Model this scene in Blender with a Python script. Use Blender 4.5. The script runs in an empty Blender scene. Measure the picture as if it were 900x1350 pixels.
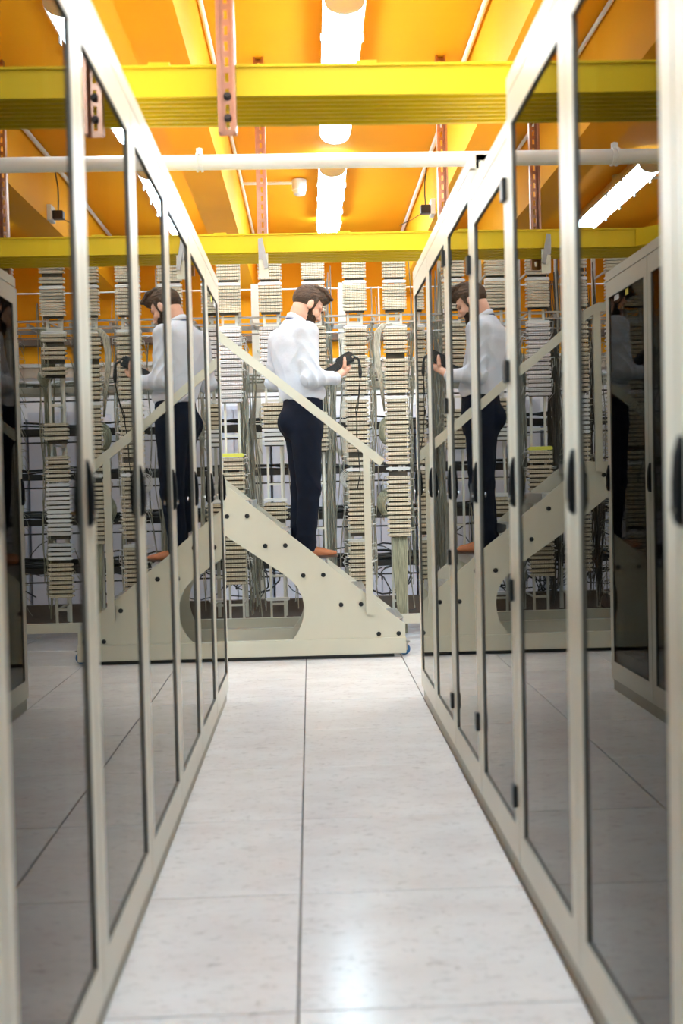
import bpy, math, random
import numpy as np
from mathutils import Vector, Matrix

random.seed(7)
SC = bpy.context.scene
COL = SC.collection

# ------------------------------------------------------------------ camera
F_PX = 1323.4
YAW, PITCH, ROLL = 0.0304, -0.0292, -0.0236
EYE = Vector((0.0, 0.0, 1.1))
cam = bpy.data.cameras.new('camera')
cam.sensor_fit = 'VERTICAL'
cam.sensor_height = 36.0
cam.sensor_width = 24.0
cam.lens = 36.0 * F_PX / 1350.0
cam.clip_start = 0.05
cam.dof.use_dof = True
cam.dof.focus_distance = 6.4
cam.dof.aperture_fstop = 2.3
camo = bpy.data.objects.new('camera', cam)
COL.objects.link(camo)
_f = Vector((math.sin(YAW) * math.cos(PITCH), math.cos(YAW) * math.cos(PITCH), math.sin(PITCH)))
_r = Vector((math.cos(YAW), -math.sin(YAW), 0))
_u = _r.cross(_f)
_r2 = math.cos(ROLL) * _r + math.sin(ROLL) * _u
_u2 = -math.sin(ROLL) * _r + math.cos(ROLL) * _u
m = Matrix((_r2, _u2, -_f)).transposed().to_4x4()
m.translation = EYE
camo.matrix_world = m
SC.camera = camo

# ------------------------------------------------------------------ world, exposure
w = bpy.data.worlds.new('world')
SC.world = w
w.use_nodes = True
w.node_tree.nodes['Background'].inputs[0].default_value = (0.8, 0.85, 1.0, 1)
w.node_tree.nodes['Background'].inputs[1].default_value = 0.05
LAMP_STRENGTH = 46.0
LAMP_COLOR = (0.65, 0.865, 1.01)
SC.view_settings.view_transform = 'Standard'
SC.view_settings.look = 'None'
SC.view_settings.gamma = 1.0
SC.view_settings.use_curve_mapping = False
SC.view_settings.exposure = 0.0

# ------------------------------------------------------------------ materials
MATS = {}


def mat(name, color, rough=0.5, metal=0.0, var=0.0, scale=8.0, bump=0.0, bscale=60.0, spec=0.5, stretch=None, coat=0.0):
    if name in MATS:
        return MATS[name]
    M = bpy.data.materials.new(name)
    M.use_nodes = True
    nt = M.node_tree
    b = nt.nodes['Principled BSDF']
    b.inputs['Base Color'].default_value = (*color, 1)
    b.inputs['Roughness'].default_value = rough
    b.inputs['Metallic'].default_value = metal
    b.inputs['Specular IOR Level'].default_value = spec
    if coat:
        b.inputs['Coat Weight'].default_value = coat
    if var or bump:
        tc = nt.nodes.new('ShaderNodeTexCoord')
        src = tc.outputs['Object']
        if stretch:
            mp = nt.nodes.new('ShaderNodeMapping')
            mp.inputs['Scale'].default_value = stretch
            nt.links.new(src, mp.inputs[0])
            src = mp.outputs[0]
    if var:
        n = nt.nodes.new('ShaderNodeTexNoise')
        n.inputs['Scale'].default_value = scale
        n.inputs['Detail'].default_value = 5
        nt.links.new(src, n.inputs['Vector'])
        r = nt.nodes.new('ShaderNodeMapRange')
        r.inputs[1].default_value = 0.3
        r.inputs[2].default_value = 0.7
        r.inputs[3].default_value = 1 - var
        r.inputs[4].default_value = 1 + var * 0.5
        nt.links.new(n.outputs[0], r.inputs[0])
        mx = nt.nodes.new('ShaderNodeMix')
        mx.data_type = 'RGBA'
        mx.blend_type = 'MULTIPLY'
        mx.inputs[0].default_value = 1
        mx.inputs[6].default_value = (*color, 1)
        nt.links.new(r.outputs[0], mx.inputs[7])
        nt.links.new(mx.outputs[2], b.inputs['Base Color'])
    if bump:
        n2 = nt.nodes.new('ShaderNodeTexNoise')
        n2.inputs['Scale'].default_value = bscale
        n2.inputs['Detail'].default_value = 3
        nt.links.new(src, n2.inputs['Vector'])
        bp = nt.nodes.new('ShaderNodeBump')
        bp.inputs['Strength'].default_value = bump
        bp.inputs['Distance'].default_value = 0.01
        nt.links.new(n2.outputs[0], bp.inputs['Height'])
        nt.links.new(bp.outputs[0], b.inputs['Normal'])
    MATS[name] = M
    return M


def emit_mat(name, color, strength):
    M = bpy.data.materials.new(name)
    M.use_nodes = True
    b = M.node_tree.nodes['Principled BSDF']
    b.inputs['Base Color'].default_value = (0.9, 0.9, 0.9, 1)
    b.inputs['Emission Color'].default_value = (*color, 1)
    b.inputs['Emission Strength'].default_value = strength
    return M


def glass_mat():
    M = bpy.data.materials.new('tinted_glass')
    M.use_nodes = True
    nt = M.node_tree
    nt.nodes.remove(nt.nodes['Principled BSDF'])
    out = nt.nodes['Material Output']
    lw = nt.nodes.new('ShaderNodeLayerWeight')
    lw.inputs['Blend'].default_value = 0.5
    pw = nt.nodes.new('ShaderNodeMath')
    pw.operation = 'POWER'
    pw.inputs[1].default_value = 5.0
    nt.links.new(lw.outputs['Facing'], pw.inputs[0])
    ma = nt.nodes.new('ShaderNodeMath')
    ma.operation = 'MULTIPLY_ADD'
    ma.inputs[1].default_value = 0.95
    ma.inputs[2].default_value = 0.05
    nt.links.new(pw.outputs[0], ma.inputs[0])
    gl = nt.nodes.new('ShaderNodeBsdfGlossy')
    gl.inputs['Roughness'].default_value = 0.0
    gl.inputs['Color'].default_value = (0.97, 0.945, 0.91, 1)
    # float-glass waviness
    tc = nt.nodes.new('ShaderNodeTexCoord')
    n = nt.nodes.new('ShaderNodeTexNoise')
    n.inputs['Scale'].default_value = 2.2
    n.inputs['Detail'].default_value = 0.0
    nt.links.new(tc.outputs['Object'], n.inputs['Vector'])
    bp = nt.nodes.new('ShaderNodeBump')
    bp.inputs['Strength'].default_value = 0.03
    bp.inputs['Distance'].default_value = 0.01
    nt.links.new(n.outputs[0], bp.inputs['Height'])
    nt.links.new(bp.outputs[0], gl.inputs['Normal'])
    tr = nt.nodes.new('ShaderNodeBsdfTransparent')
    tr.inputs['Color'].default_value = (0.24, 0.22, 0.20, 1)
    mx = nt.nodes.new('ShaderNodeMixShader')
    nt.links.new(ma.outputs[0], mx.inputs[0])
    nt.links.new(tr.outputs[0], mx.inputs[1])
    nt.links.new(gl.outputs[0], mx.inputs[2])
    nt.links.new(mx.outputs[0], out.inputs['Surface'])
    return M


def tile_mat():
    M = bpy.data.materials.new('floor_tile')
    M.use_nodes = True
    nt = M.node_tree
    b = nt.nodes['Principled BSDF']
    tc = nt.nodes.new('ShaderNodeTexCoord')
    oi = nt.nodes.new('ShaderNodeObjectInfo')
    sc = nt.nodes.new('ShaderNodeMath')
    sc.operation = 'MULTIPLY'
    sc.inputs[1].default_value = 37.0
    nt.links.new(oi.outputs['Random'], sc.inputs[0])
    mp = nt.nodes.new('ShaderNodeMapping')
    mp.inputs['Scale'].default_value = (1.0, 2.2, 1.0)
    nt.links.new(tc.outputs['Object'], mp.inputs['Vector'])
    nt.links.new(sc.outputs[0], mp.inputs['Location'])
    n = nt.nodes.new('ShaderNodeTexNoise')
    n.inputs['Scale'].default_value = 26
    n.inputs['Detail'].default_value = 7
    n.inputs['Roughness'].default_value = 0.65
    n.inputs['Distortion'].default_value = 0.8
    nt.links.new(mp.outputs[0], n.inputs['Vector'])
    cr = nt.nodes.new('ShaderNodeValToRGB')
    e = cr.color_ramp.elements
    e[0].position = 0.27
    e[0].color = (0.50, 0.47, 0.46, 1)
    e[1].position = 0.46
    e[1].color = (0.74, 0.715, 0.705, 1)
    nt.links.new(n.outputs[0], cr.inputs[0])
    n2 = nt.nodes.new('ShaderNodeTexNoise')
    n2.inputs['Scale'].default_value = 3.5
    n2.inputs['Detail'].default_value = 3
    nt.links.new(mp.outputs[0], n2.inputs['Vector'])
    cr2 = nt.nodes.new('ShaderNodeValToRGB')
    e = cr2.color_ramp.elements
    e[0].position = 0.3
    e[0].color = (0.92, 0.89, 0.885, 1)
    e[1].position = 0.65
    e[1].color = (1, 1, 1, 1)
    nt.links.new(n2.outputs[0], cr2.inputs[0])
    mx = nt.nodes.new('ShaderNodeMix')
    mx.data_type = 'RGBA'
    mx.blend_type = 'MULTIPLY'
    mx.inputs[0].default_value = 1
    nt.links.new(cr.outputs[0], mx.inputs[6])
    nt.links.new(cr2.outputs[0], mx.inputs[7])
    nt.links.new(mx.outputs[2], b.inputs['Base Color'])
    rr = nt.nodes.new('ShaderNodeMapRange')
    rr.inputs[3].default_value = 0.17
    rr.inputs[4].default_value = 0.23
    nt.links.new(n2.outputs[0], rr.inputs[0])
    nt.links.new(rr.outputs[0], b.inputs['Roughness'])
    b.inputs['Specular IOR Level'].default_value = 0.24
    return M


def block_mat(name, color, dark, holes=True):
    """connection strip: moulded plastic with two rows of small slots"""
    M = bpy.data.materials.new(name)
    M.use_nodes = True
    nt = M.node_tree
    b = nt.nodes['Principled BSDF']
    b.inputs['Roughness'].default_value = 0.45
    oi = nt.nodes.new('ShaderNodeObjectInfo')
    mr = nt.nodes.new('ShaderNodeMapRange')
    mr.inputs[3].default_value = 0.82
    mr.inputs[4].default_value = 1.08
    nt.links.new(oi.outputs['Random'], mr.inputs[0])
    mx = nt.nodes.new('ShaderNodeMix')
    mx.data_type = 'RGBA'
    mx.blend_type = 'MULTIPLY'
    mx.inputs[0].default_value = 1
    mx.inputs[6].default_value = (*color, 1)
    nt.links.new(mr.outputs[0], mx.inputs[7])
    if holes:
        tc = nt.nodes.new('ShaderNodeTexCoord')
        sp = nt.nodes.new('ShaderNodeSeparateXYZ')
        nt.links.new(tc.outputs['Object'], sp.inputs[0])
        cb = nt.nodes.new('ShaderNodeCombineXYZ')
        nt.links.new(sp.outputs['X'], cb.inputs[0])
        nt.links.new(sp.outputs['Z'], cb.inputs[1])
        br = nt.nodes.new('ShaderNodeTexBrick')
        br.offset = 0.0
        br.inputs['Scale'].default_value = 1.0
        br.inputs['Brick Width'].default_value = 0.0123
        br.inputs['Row Height'].default_value = 0.0095
        br.inputs['Mortar Size'].default_value = 0.0013
        br.inputs['Mortar Smooth'].default_value = 0.3
        br.inputs['Color1'].default_value = (1, 1, 1, 1)
        br.inputs['Color2'].default_value = (0.9, 0.9, 0.9, 1)
        br.inputs['Mortar'].default_value = (*dark, 1)
        nt.links.new(cb.outputs[0], br.inputs['Vector'])
        m2 = nt.nodes.new('ShaderNodeMix')
        m2.data_type = 'RGBA'
        m2.blend_type = 'MULTIPLY'
        m2.inputs[0].default_value = 1
        nt.links.new(mx.outputs[2], m2.inputs[6])
        nt.links.new(br.outputs['Color'], m2.inputs[7])
        nt.links.new(m2.outputs[2], b.inputs['Base Color'])
    else:
        nt.links.new(mx.outputs[2], b.inputs['Base Color'])
    return M


ORANGE = mat('orange_paint', (0.94, 0.40, 0.012), 0.6, var=0.06, scale=1.6, spec=0.12)
WHITEWALL = mat('white_wall_paint', (0.78, 0.78, 0.80), 0.6, var=0.04, scale=2)
BEIGE = mat('cabinet_enamel', (0.79, 0.735, 0.615), 0.34, var=0.04, scale=3)
BEIGE_DK = mat('plinth_enamel', (0.50, 0.46, 0.37), 0.5, var=0.1, scale=5)
INNER = mat('cabinet_interior', (0.035, 0.034, 0.032), 0.6, var=0.1)
CREAM = mat('ladder_enamel', (0.61, 0.585, 0.475), 0.42, var=0.04, scale=4)
YELLOW = mat('yellow_tray_plastic', (0.80, 0.555, 0.012), 0.45, var=0.05, scale=3, spec=0.25)
PIPEWHITE = mat('white_pipe_paint', (0.82, 0.82, 0.80), 0.3, var=0.03)
HANGM = mat('hanger_steel', (0.50, 0.29, 0.21), 0.3, metal=1.0, var=0.12, scale=25)
GALV = mat('galvanised_steel', (0.34, 0.33, 0.31), 0.35, metal=0.9, var=0.12, scale=25)
ALU = mat('aluminium_tread', (0.66, 0.67, 0.68), 0.32, metal=0.85, var=0.1, scale=40, stretch=(1, 6, 1))
RAILGREY = mat('pale_steel_paint', (0.62, 0.60, 0.52), 0.45, var=0.06)
BLACKP = mat('black_plastic', (0.012, 0.012, 0.013), 0.35, var=0.1, scale=30)
HANDLEM = mat('matt_black_handle', (0.006, 0.006, 0.007), 0.6, var=0.1, scale=30, spec=0.15)
RUBBER = mat('black_rubber', (0.02, 0.02, 0.02), 0.7, var=0.1)
GASKET = mat('grey_gasket', (0.16, 0.15, 0.13), 0.7, var=0.1)
CHROME = mat('chrome', (0.75, 0.75, 0.75), 0.15, metal=1.0, var=0.03)
BLUE = mat('blue_wheel', (0.02, 0.12, 0.30), 0.4, var=0.1)
DARKBAR = mat('dark_steel_bar', (0.07, 0.06, 0.055), 0.5, metal=0.4, var=0.15, scale=12)
BROWNBAR = mat('brown_steel_beam', (0.16, 0.12, 0.095), 0.6, var=0.15, scale=12)
CABLE_G = mat('grey_cable_sheath', (0.36, 0.345, 0.28), 0.5, var=0.6, scale=5, stretch=(45, 45, 1))
CABLE_B = mat('beige_cable_sheath', (0.50, 0.46, 0.36), 0.5, var=0.6, scale=5, stretch=(45, 45, 1))
CABLE_W = mat('white_wire', (0.72, 0.70, 0.66), 0.5, var=0.1)
CABLE_GREEN = mat('grey_green_cable_sheath', (0.36, 0.345, 0.235), 0.5, var=0.6, scale=5, stretch=(45, 45, 1))
CABLE_K = mat('black_cable_sheath', (0.03, 0.028, 0.026), 0.5, var=0.1)
JUMPERS = mat('jumper_wire_grey', (0.17, 0.15, 0.125), 0.7, var=0.6, scale=5, stretch=(45, 45, 1))
GAP_SHADE = mat('gap_shade_brown', (0.10, 0.085, 0.065), 0.7, var=0.2)  # shade between the terminal strips, put in as a dark colour
LAVENDER = mat('pale_equipment_enamel', (0.66, 0.66, 0.74), 0.45, var=0.04)
PEACH = mat('painted_duct', (0.78, 0.66, 0.55), 0.5, var=0.05)
GLASS = glass_mat()
TILE = tile_mat()
JOINT = mat('floor_joint', (0.10, 0.085, 0.075), 0.8, var=0.2)
LAMPGLOW = emit_mat('lamp_diffuser', LAMP_COLOR, LAMP_STRENGTH)
LAMPBODY = mat('lamp_housing_enamel', (0.75, 0.75, 0.74), 0.4, var=0.03)
STICKW = mat('white_sticker', (0.8, 0.8, 0.78), 0.5, var=0.03)
STICKY = mat('yellow_sticker', (0.85, 0.75, 0.12), 0.5, var=0.03)
BLK_CREAM = block_mat('terminal_cream', (0.78, 0.695, 0.53), (0.50, 0.43, 0.34))
BLK_WHITE = block_mat('terminal_white', (0.80, 0.79, 0.76), (0.4, 0.4, 0.4), holes=False)
BLK_PINK = block_mat('terminal_pale', (0.82, 0.78, 0.75), (0.58, 0.53, 0.52))
BLK_YEL = block_mat('terminal_yellow', (0.80, 0.78, 0.12), (0.4, 0.4, 0.1), holes=False)


# ------------------------------------------------------------------ mesh helpers
class MB:
    def __init__(s):
        s.v = []
        s.f = []

    def box(s, x0, x1, y0, y1, z0, z1):
        n = len(s.v)
        s.v += [(x0, y0, z0), (x1, y0, z0), (x1, y1, z0), (x0, y1, z0), (x0, y0, z1), (x1, y0, z1), (x1, y1, z1), (x0, y1, z1)]
        s.f += [tuple(n + i for i in q) for q in ((0, 3, 2, 1), (4, 5, 6, 7), (0, 1, 5, 4), (1, 2, 6, 5), (2, 3, 7, 6), (3, 0, 4, 7))]
        return s

    def cbox(s, c, d):
        return s.box(c[0] - d[0] / 2, c[0] + d[0] / 2, c[1] - d[1] / 2, c[1] + d[1] / 2, c[2] - d[2] / 2, c[2] + d[2] / 2)

    def obox(s, a, b, wv, hv):
        """bar from a to b, half-width vectors wv, hv"""
        a, b, wv, hv = Vector(a), Vector(b), Vector(wv), Vector(hv)
        n = len(s.v)
        for p in (a, b):
            for q in ((-1, -1), (1, -1), (1, 1), (-1, 1)):
                s.v.append(tuple(p + wv * q[0] + hv * q[1]))
        s.f += [tuple(n + i for i in q) for q in ((0, 1, 2, 3), (7, 6, 5, 4), (0, 4, 5, 1), (1, 5, 6, 2), (2, 6, 7, 3), (3, 7, 4, 0))]
        return s

    def prism(s, pts, axis, a0, a1):
        """polygon in the two other axes extruded along axis (0,1,2)"""
        n = len(s.v)
        k = len(pts)
        for a in (a0, a1):
            for p in pts:
                q = list(p)
                q.insert(axis, a)
                s.v.append(tuple(q))
        s.f.append(tuple(n + i for i in range(k)))
        s.f.append(tuple(n + k + i for i in reversed(range(k))))
        for i in range(k):
            j = (i + 1) % k
            s.f.append((n + i, n + k + i, n + k + j, n + j))
        return s

    def tube(s, pts, r, sides=6, cap=True):
        pts = [Vector(p) for p in pts]
        n = len(s.v)
        up = Vector((0, 0, 1))
        prev = None
        rr = r if isinstance(r, (list, tuple)) else [r] * len(pts)
        for i, p in enumerate(pts):
            t = (pts[min(i + 1, len(pts) - 1)] - pts[max(i - 1, 0)])
            if t.length < 1e-9:
                t = Vector((0, 0, 1))
            t.normalize()
            if prev is None:
                a = t.cross(up if abs(t.z) < 0.9 else Vector((1, 0, 0))).normalized()
            else:
                a = (prev - t * prev.dot(t))
                a = a.normalized() if a.length > 1e-6 else t.orthogonal().normalized()
            prev = a
            b = t.cross(a)
            for k in range(sides):
                th = 2 * math.pi * k / sides
                s.v.append(tuple(p + (a * math.cos(th) + b * math.sin(th)) * rr[i]))
        for i in range(len(pts) - 1):
            for k in range(sides):
                k2 = (k + 1) % sides
                s.f.append((n + i * sides + k, n + i * sides + k2, n + (i + 1) * sides + k2, n + (i + 1) * sides + k))
        if cap:
            s.f.append(tuple(n + k for k in reversed(range(sides))))
            e = n + (len(pts) - 1) * sides
            s.f.append(tuple(e + k for k in range(sides)))
        return s

    def disc(s, c, axis, r, h, sides=16):
        c = Vector(c)
        d = Vector([0, 0, 0])
        d[axis] = h / 2
        return s.tube([c - d, c + d], r, sides)

    def mesh(s, name, material, smooth=False):
        me = bpy.data.meshes.new(name)
        me.from_pydata(s.v, [], s.f)
        me.materials.append(material)
        fix_normals(me)
        if smooth:
            me.polygons.foreach_set('use_smooth', [True] * len(me.polygons))
        me.update()
        return me

    def build(s, name, material, parent=None, smooth=False, bevel=0.0):
        me = s.mesh(name, material, smooth)
        if bevel:
            import bmesh
            bm = bmesh.new()
            bm.from_mesh(me)
            bmesh.ops.bevel(bm, geom=list(bm.edges), offset=bevel, segments=2, affect='EDGES', clamp_overlap=True)
            bm.to_mesh(me)
            bm.free()
        return place(name, me, parent)


def fix_normals(me):
    import bmesh
    bm = bmesh.new()
    bm.from_mesh(me)
    bmesh.ops.recalc_face_normals(bm, faces=bm.faces)
    bm.to_mesh(me)
    bm.free()


def place(name, me, parent=None, loc=None, rot=None):
    o = bpy.data.objects.new(name, me)
    COL.objects.link(o)
    if parent is not None:
        o.parent = parent
    if loc is not None:
        o.location = loc
    if rot is not None:
        o.rotation_euler = rot
    return o


def thing(name, label, cat, loc=(0, 0, 0), group=None):
    o = bpy.data.objects.new(name, None)
    o.empty_display_size = 0.1
    COL.objects.link(o)
    o.location = loc
    tag(o, label, cat, group)
    return o


def tag(o, label=None, cat=None, group=None, kind=None):
    if label:
        o['label'] = label
    if cat:
        o['category'] = cat
    if group:
        o['group'] = group
    if kind:
        o['kind'] = kind
    return o


def copy_tree(o, parent=None):
    c = o.copy()
    COL.objects.link(c)
    c.parent = parent
    for ch in list(o.children):
        copy_tree(ch, c)
    return c


def struct(name, mb, material, label=None):
    o = mb.build(name, material)
    o['kind'] = 'structure'
    if label:
        o['label'] = label
    return o


ORD = ['farthest', 'second from the far end', 'third from the far end', 'fourth from the far end', 'fifth from the far end',
       'sixth from the far end', 'seventh from the far end', 'eighth from the far end', 'ninth from the far end']

# ------------------------------------------------------------------ the room
XW, YB, YF, ZC = 5.3, 10.5, -3.2, 3.52
floor = struct('floor', MB().box(-XW, XW, YF, YB, -0.06, -0.012), JOINT, 'white marbled raised floor with dark joints')
struct('wall_left', MB().box(-XW - 0.1, -XW, YF, YB, -0.06, ZC + 0.1), WHITEWALL)
struct('wall_right', MB().box(XW, XW + 0.1, YF, YB, -0.06, ZC + 0.1), WHITEWALL)
struct('wall_behind', MB().box(-XW, XW, YF - 0.1, YF, -0.06, ZC + 0.1), WHITEWALL)
struct('wall_back', MB().box(-XW, XW, YB, YB + 0.1, -0.06, 2.4), WHITEWALL, 'white lower part of the back wall')
struct('trim_1', MB().box(-XW, XW, YB, YB + 0.1, 2.4, ZC + 0.1), ORANGE, 'orange upper band of the back wall')
ceil = struct('ceiling', MB().box(-XW, XW, YF, YB, ZC, ZC + 0.1), ORANGE, 'orange painted ceiling with downstand beams')
# downstand beams, one every 1.71 m
for k in range(-3, 4):
    x0 = -0.745 + 1.71 * k
    if x0 < -XW or x0 + 0.24 > XW:
        continue
    MB().box(x0, x0 + 0.24, YF, YB, 3.05, ZC).build('ceiling_beam', ORANGE, ceil)
# floor tiles 0.6 m square
tile_me = None
SX, SY = -0.052, 5.065
tb = MB()
g = 0.0022
h = 0.3 - g
c = 0.0018
n0 = [(-h, -h, -0.012), (h, -h, -0.012), (h, h, -0.012), (-h, h, -0.012), (-h, -h, -c), (h, -h, -c), (h, h, -c), (-h, h, -c),
      (-h + c, -h + c, 0), (h - c, -h + c, 0), (h - c, h - c, 0), (-h + c, h - c, 0)]
tb.v = n0
tb.f = [(0, 1, 5, 4), (1, 2, 6, 5), (2, 3, 7, 6), (3, 0, 4, 7), (4, 5, 9, 8), (5, 6, 10, 9), (6, 7, 11, 10), (7, 4, 8, 11), (8, 9, 10, 11)]
tile_me = tb.mesh('tile', TILE)
for i in range(-8, 9):
    for j in range(-13, 12):
        cx, cy = SX + 0.6 * i + 0.3, SY + 0.6 * j + 0.3
        if cy < -2.6 or cy > 10.1:
            continue
        if cy < 5.0 and not (-1 <= i <= 0 or i == 1):
            continue
        if abs(cx) > 0.7 + max(0, cy - 5) * 0.9 + 1.2:
            continue
        place('tile', tile_me, floor, (cx, cy + random.uniform(-.0008, .0008), random.uniform(-.0004, 0)),
              (0, 0, random.choice((0, math.pi))))


# ------------------------------------------------------------------ ceiling lamps
CLIP_ME = MB().cbox((0, 0, 0), (0.008, 0.03, 0.04)).mesh('clip', GALV)


def lamp(x, y0, y1, label):
    t = thing('ceiling_lamp', label, 'lamp', (x, (y0 + y1) / 2, 3.36), 'fluorescent ceiling lamps in rows')
    hl = (y1 - y0) / 2
    MB().prism([(-0.104, 0.045), (-0.104, 0.075), (-0.05, 0.16), (0.05, 0.16), (0.104, 0.075), (0.104, 0.045), (0.1, 0.045), (0.1, 0.072), (-0.1, 0.072), (-0.1, 0.045)], 1, -hl + 0.05, hl - 0.05).build('housing', LAMPBODY, t)
    # rounded diffuser trough
    pts = []
    for i in range(13):
        a = math.pi * i / 12
        pts.append((0.098 * math.cos(a), 0.07 - 0.085 * math.sin(a) ** 0.7))
    d = MB()
    d.prism(pts, 1, -hl + 0.018, hl - 0.018)
    d.build('diffuser', LAMPGLOW, t)
    for s in (-1, 1):
        e = MB()
        e.prism([(p[0] * 1.02, p[1] * 1.02 - 0.002) for p in pts], 1, s * (hl - 0.018), s * hl)
        e.build('end_cap', LAMPBODY, t)
    for yy in (-0.6, -0.2, 0.2, 0.6):
        for sx in (-1, 1):
            place('clip', CLIP_ME, t, (sx * 0.108, yy * hl, 0.03))
    return t


LX = 0.22
colname = {-2: 'two beams left of the aisle', -1: 'just left of the aisle', 0: 'above the aisle', 1: 'just right of the aisle', 2: 'two beams right of the aisle'}
rowname = ['behind the viewer', 'overhead near the viewer', 'over the near cabinets', 'over the far cabinets', 'over the distribution frame', 'near the back wall']
for k in (-2, -1, 0, 1, 2):
    for r in range(-2, 2):
        y0 = 4.86 + 2.56 * r
        lamp(LX + 1.71 * k, y0, y0 + 1.87, 'white fluorescent strip lamp %s, %s' % (colname[k], rowname[r + 2]))


# ------------------------------------------------------------------ server cabinets
def key_handle(parent, fx, y):
    """black swing handle on the door face at fx*0; +x out of the face"""
    m_ = MB()
    prof = [(0.0, 1.158), (0.003, 1.156), (0.010, 1.130), (0.0135, 1.09), (0.0135, 1.055), (0.011, 1.034), (0.006, 1.026), (0.0, 1.024)]
    m_.prism([(p[0] * fx, p[1]) for p in prof], 1, y - 0.012, y + 0.012)
    hd = m_.build('handle', HANDLEM, parent, bevel=0.002)
    k = MB()
    k.tube([(0.008 * fx, y, 1.050), (0.0165 * fx, y, 1.050)], 0.007, 12)
    k.build('key_cylinder', CHROME, hd)
    return hd


def cabinet(X, fx, y0, y1, top, label, group, hinges=(), stile=0.05, sticker=False):
    """front plane at x = X, door facing +x (fx=1) or -x (fx=-1), spanning y0..y1"""
    t = thing('server_cabinet', label, 'cabinet', (X, 0, 0), group)
    D = 0.85
    lo, hi = sorted((-fx * 0.02, -fx * D))
    W = 0.018
    b = MB()
    b.box(lo, hi, y0 + 0.001, y0 + W, 0.055, top)
    b.box(lo, hi, y1 - W, y1 - 0.001, 0.055, top)
    b.box(lo, hi, y0 + 0.001, y1 - 0.001, top - 0.02, top)
    b.box(lo, hi, y0 + 0.001, y1 - 0.001, 0.055, 0.075)
    bx = sorted((-fx * (D - 0.02), -fx * D))
    b.box(bx[0], bx[1], y0 + W, y1 - W, 0.075, top - 0.02)
    # header strip above the door
    hx = sorted((0.0, -fx * 0.03))
    b.box(hx[0], hx[1], y0 + 0.001, y1 - 0.001, top - 0.045, top)
    b.build('body', BEIGE, t)
    # dark lining and mounting rails inside
    li = MB()
    l0, l1 = sorted((-fx * 0.06, -fx * (D - 0.03)))
    li.box(l0, l1, y0 + W + 0.002, y0 + W + 0.006, 0.08, top - 0.05)
    li.box(l0, l1, y1 - W - 0.006, y1 - W - 0.002, 0.08, top - 0.05)
    li.box(min(-fx * (D - 0.03), -fx * (D - 0.035)), max(-fx * (D - 0.03), -fx * (D - 0.035)), y0 + 0.03, y1 - 0.03, 0.08, top - 0.05)
    li.build('interior_lining', INNER, t)
    eq = MB()
    zz = 0.2
    rnd = random.Random(int(y0 * 100) + (5 if fx > 0 else 9))
    while zz < top - 0.3:
        hh = rnd.choice((0.044, 0.088, 0.13))
        e0, e1 = sorted((-fx * 0.14, -fx * 0.6))
        eq.box(e0, e1, y0 + 0.06, y1 - 0.06, zz, zz + hh - 0.004)
        zz += hh + rnd.choice((0.0, 0.0, 0.05, 0.18))
    eq.build('rack_equipment', INNER, t)
    p0, p1 = sorted((-fx * 0.012, -fx * D))
    MB().box(p0, p1, y0 + 0.001, y1 - 0.001, 0.0, 0.055).build('plinth', BEIGE_DK, t)
    # door
    zb, zt = 0.062, top - 0.05
    gb, gt = 0.152, top - 0.132
    f0, f1 = sorted((0.0, -fx * 0.022))
    e = 0.004
    fr = MB()
    fr.box(f0, f1, y0 + e, y0 + stile, zb, zt)
    fr.box(f0, f1, y1 - stile, y1 - e, zb, zt)
    fr.box(f0, f1, y0 + stile, y1 - stile, zb, gb)
    fr.box(f0, f1, y0 + stile, y1 - stile, gt, zt)
    door = fr.build('door', BEIGE, t)
    g0, g1 = sorted((-fx * 0.006, -fx * 0.010))
    pane = MB().box(g0, g1, y0 + stile + 0.0005, y1 - stile - 0.0005, gb + 0.0005, gt - 0.0005).build('glass_pane', GLASS, door)
    # thin dark gasket round the pane
    ga = MB()
    q0, q1 = sorted((-fx * 0.0005, -fx * 0.0058))
    for (a, b2, c_, d_) in ((y0 + stile, y0 + stile + 0.002, gb, gt), (y1 - stile - 0.002, y1 - stile, gb, gt),
                            (y0 + stile, y1 - stile, gb, gb + 0.002), (y0 + stile, y1 - stile, gt - 0.002, gt)):
        ga.box(q0, q1, a, b2, c_, d_)
    ga.build('gasket', GASKET, door)
    key_handle(door, fx, y1 - 0.016)
    for z in hinges:
        hm = MB()
        a0, a1 = sorted((fx * 0.0005, fx * 0.013))
        hm.box(a0, a1, y0 + 0.012, y0 + 0.046, z - 0.03, z + 0.03)
        hm.build('hinge', BLACKP, door, bevel=0.002)
    if sticker:
        s0, s1 = sorted((-fx * 0.0058, -fx * 0.0048))
        MB().box(s0, s1, 4.92, 4.99, gt - 0.03, gt - 0.006).build('sticker', STICKW, door)
        MB().box(s0, s1, 4.78, 4.82, gt - 0.034, gt - 0.006).build('sticker', STICKY, door)
    return t


XL, XR = -0.4414, 0.5399   # glass sits 6 mm behind these planes
for i in range(9):
    y1 = 5.12 - 0.62 * i
    cabinet(XL, 1, y1 - 0.62, y1, 2.137, 'beige cabinet with tinted glass door in the left row, %s' % ORD[i], 'left row of server cabinets', sticker=(i == 0))
for i in range(9):
    y1 = 5.06 - 0.60 * i
    hz = (0.24, 0.80, 1.387, 1.955) if i in (1, 3, 5, 7) else (0.30, 1.056, 1.80)
    lowc = (i == 3)
    if i == 3:
        hz = (0.24, 0.80, 1.387, 1.87)
    cabinet(XR, -1, y1 - 0.60, y1, 2.045 if lowc else 2.15,
            'lower beige glass-door cabinet in the right row, shorter than both its neighbours' if lowc else 'beige cabinet with tinted glass door in the right row, %s' % ORD[i],
            'right row of server cabinets', hinges=hz if i in (1, 2, 3) else (), stile=0.055)


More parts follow.
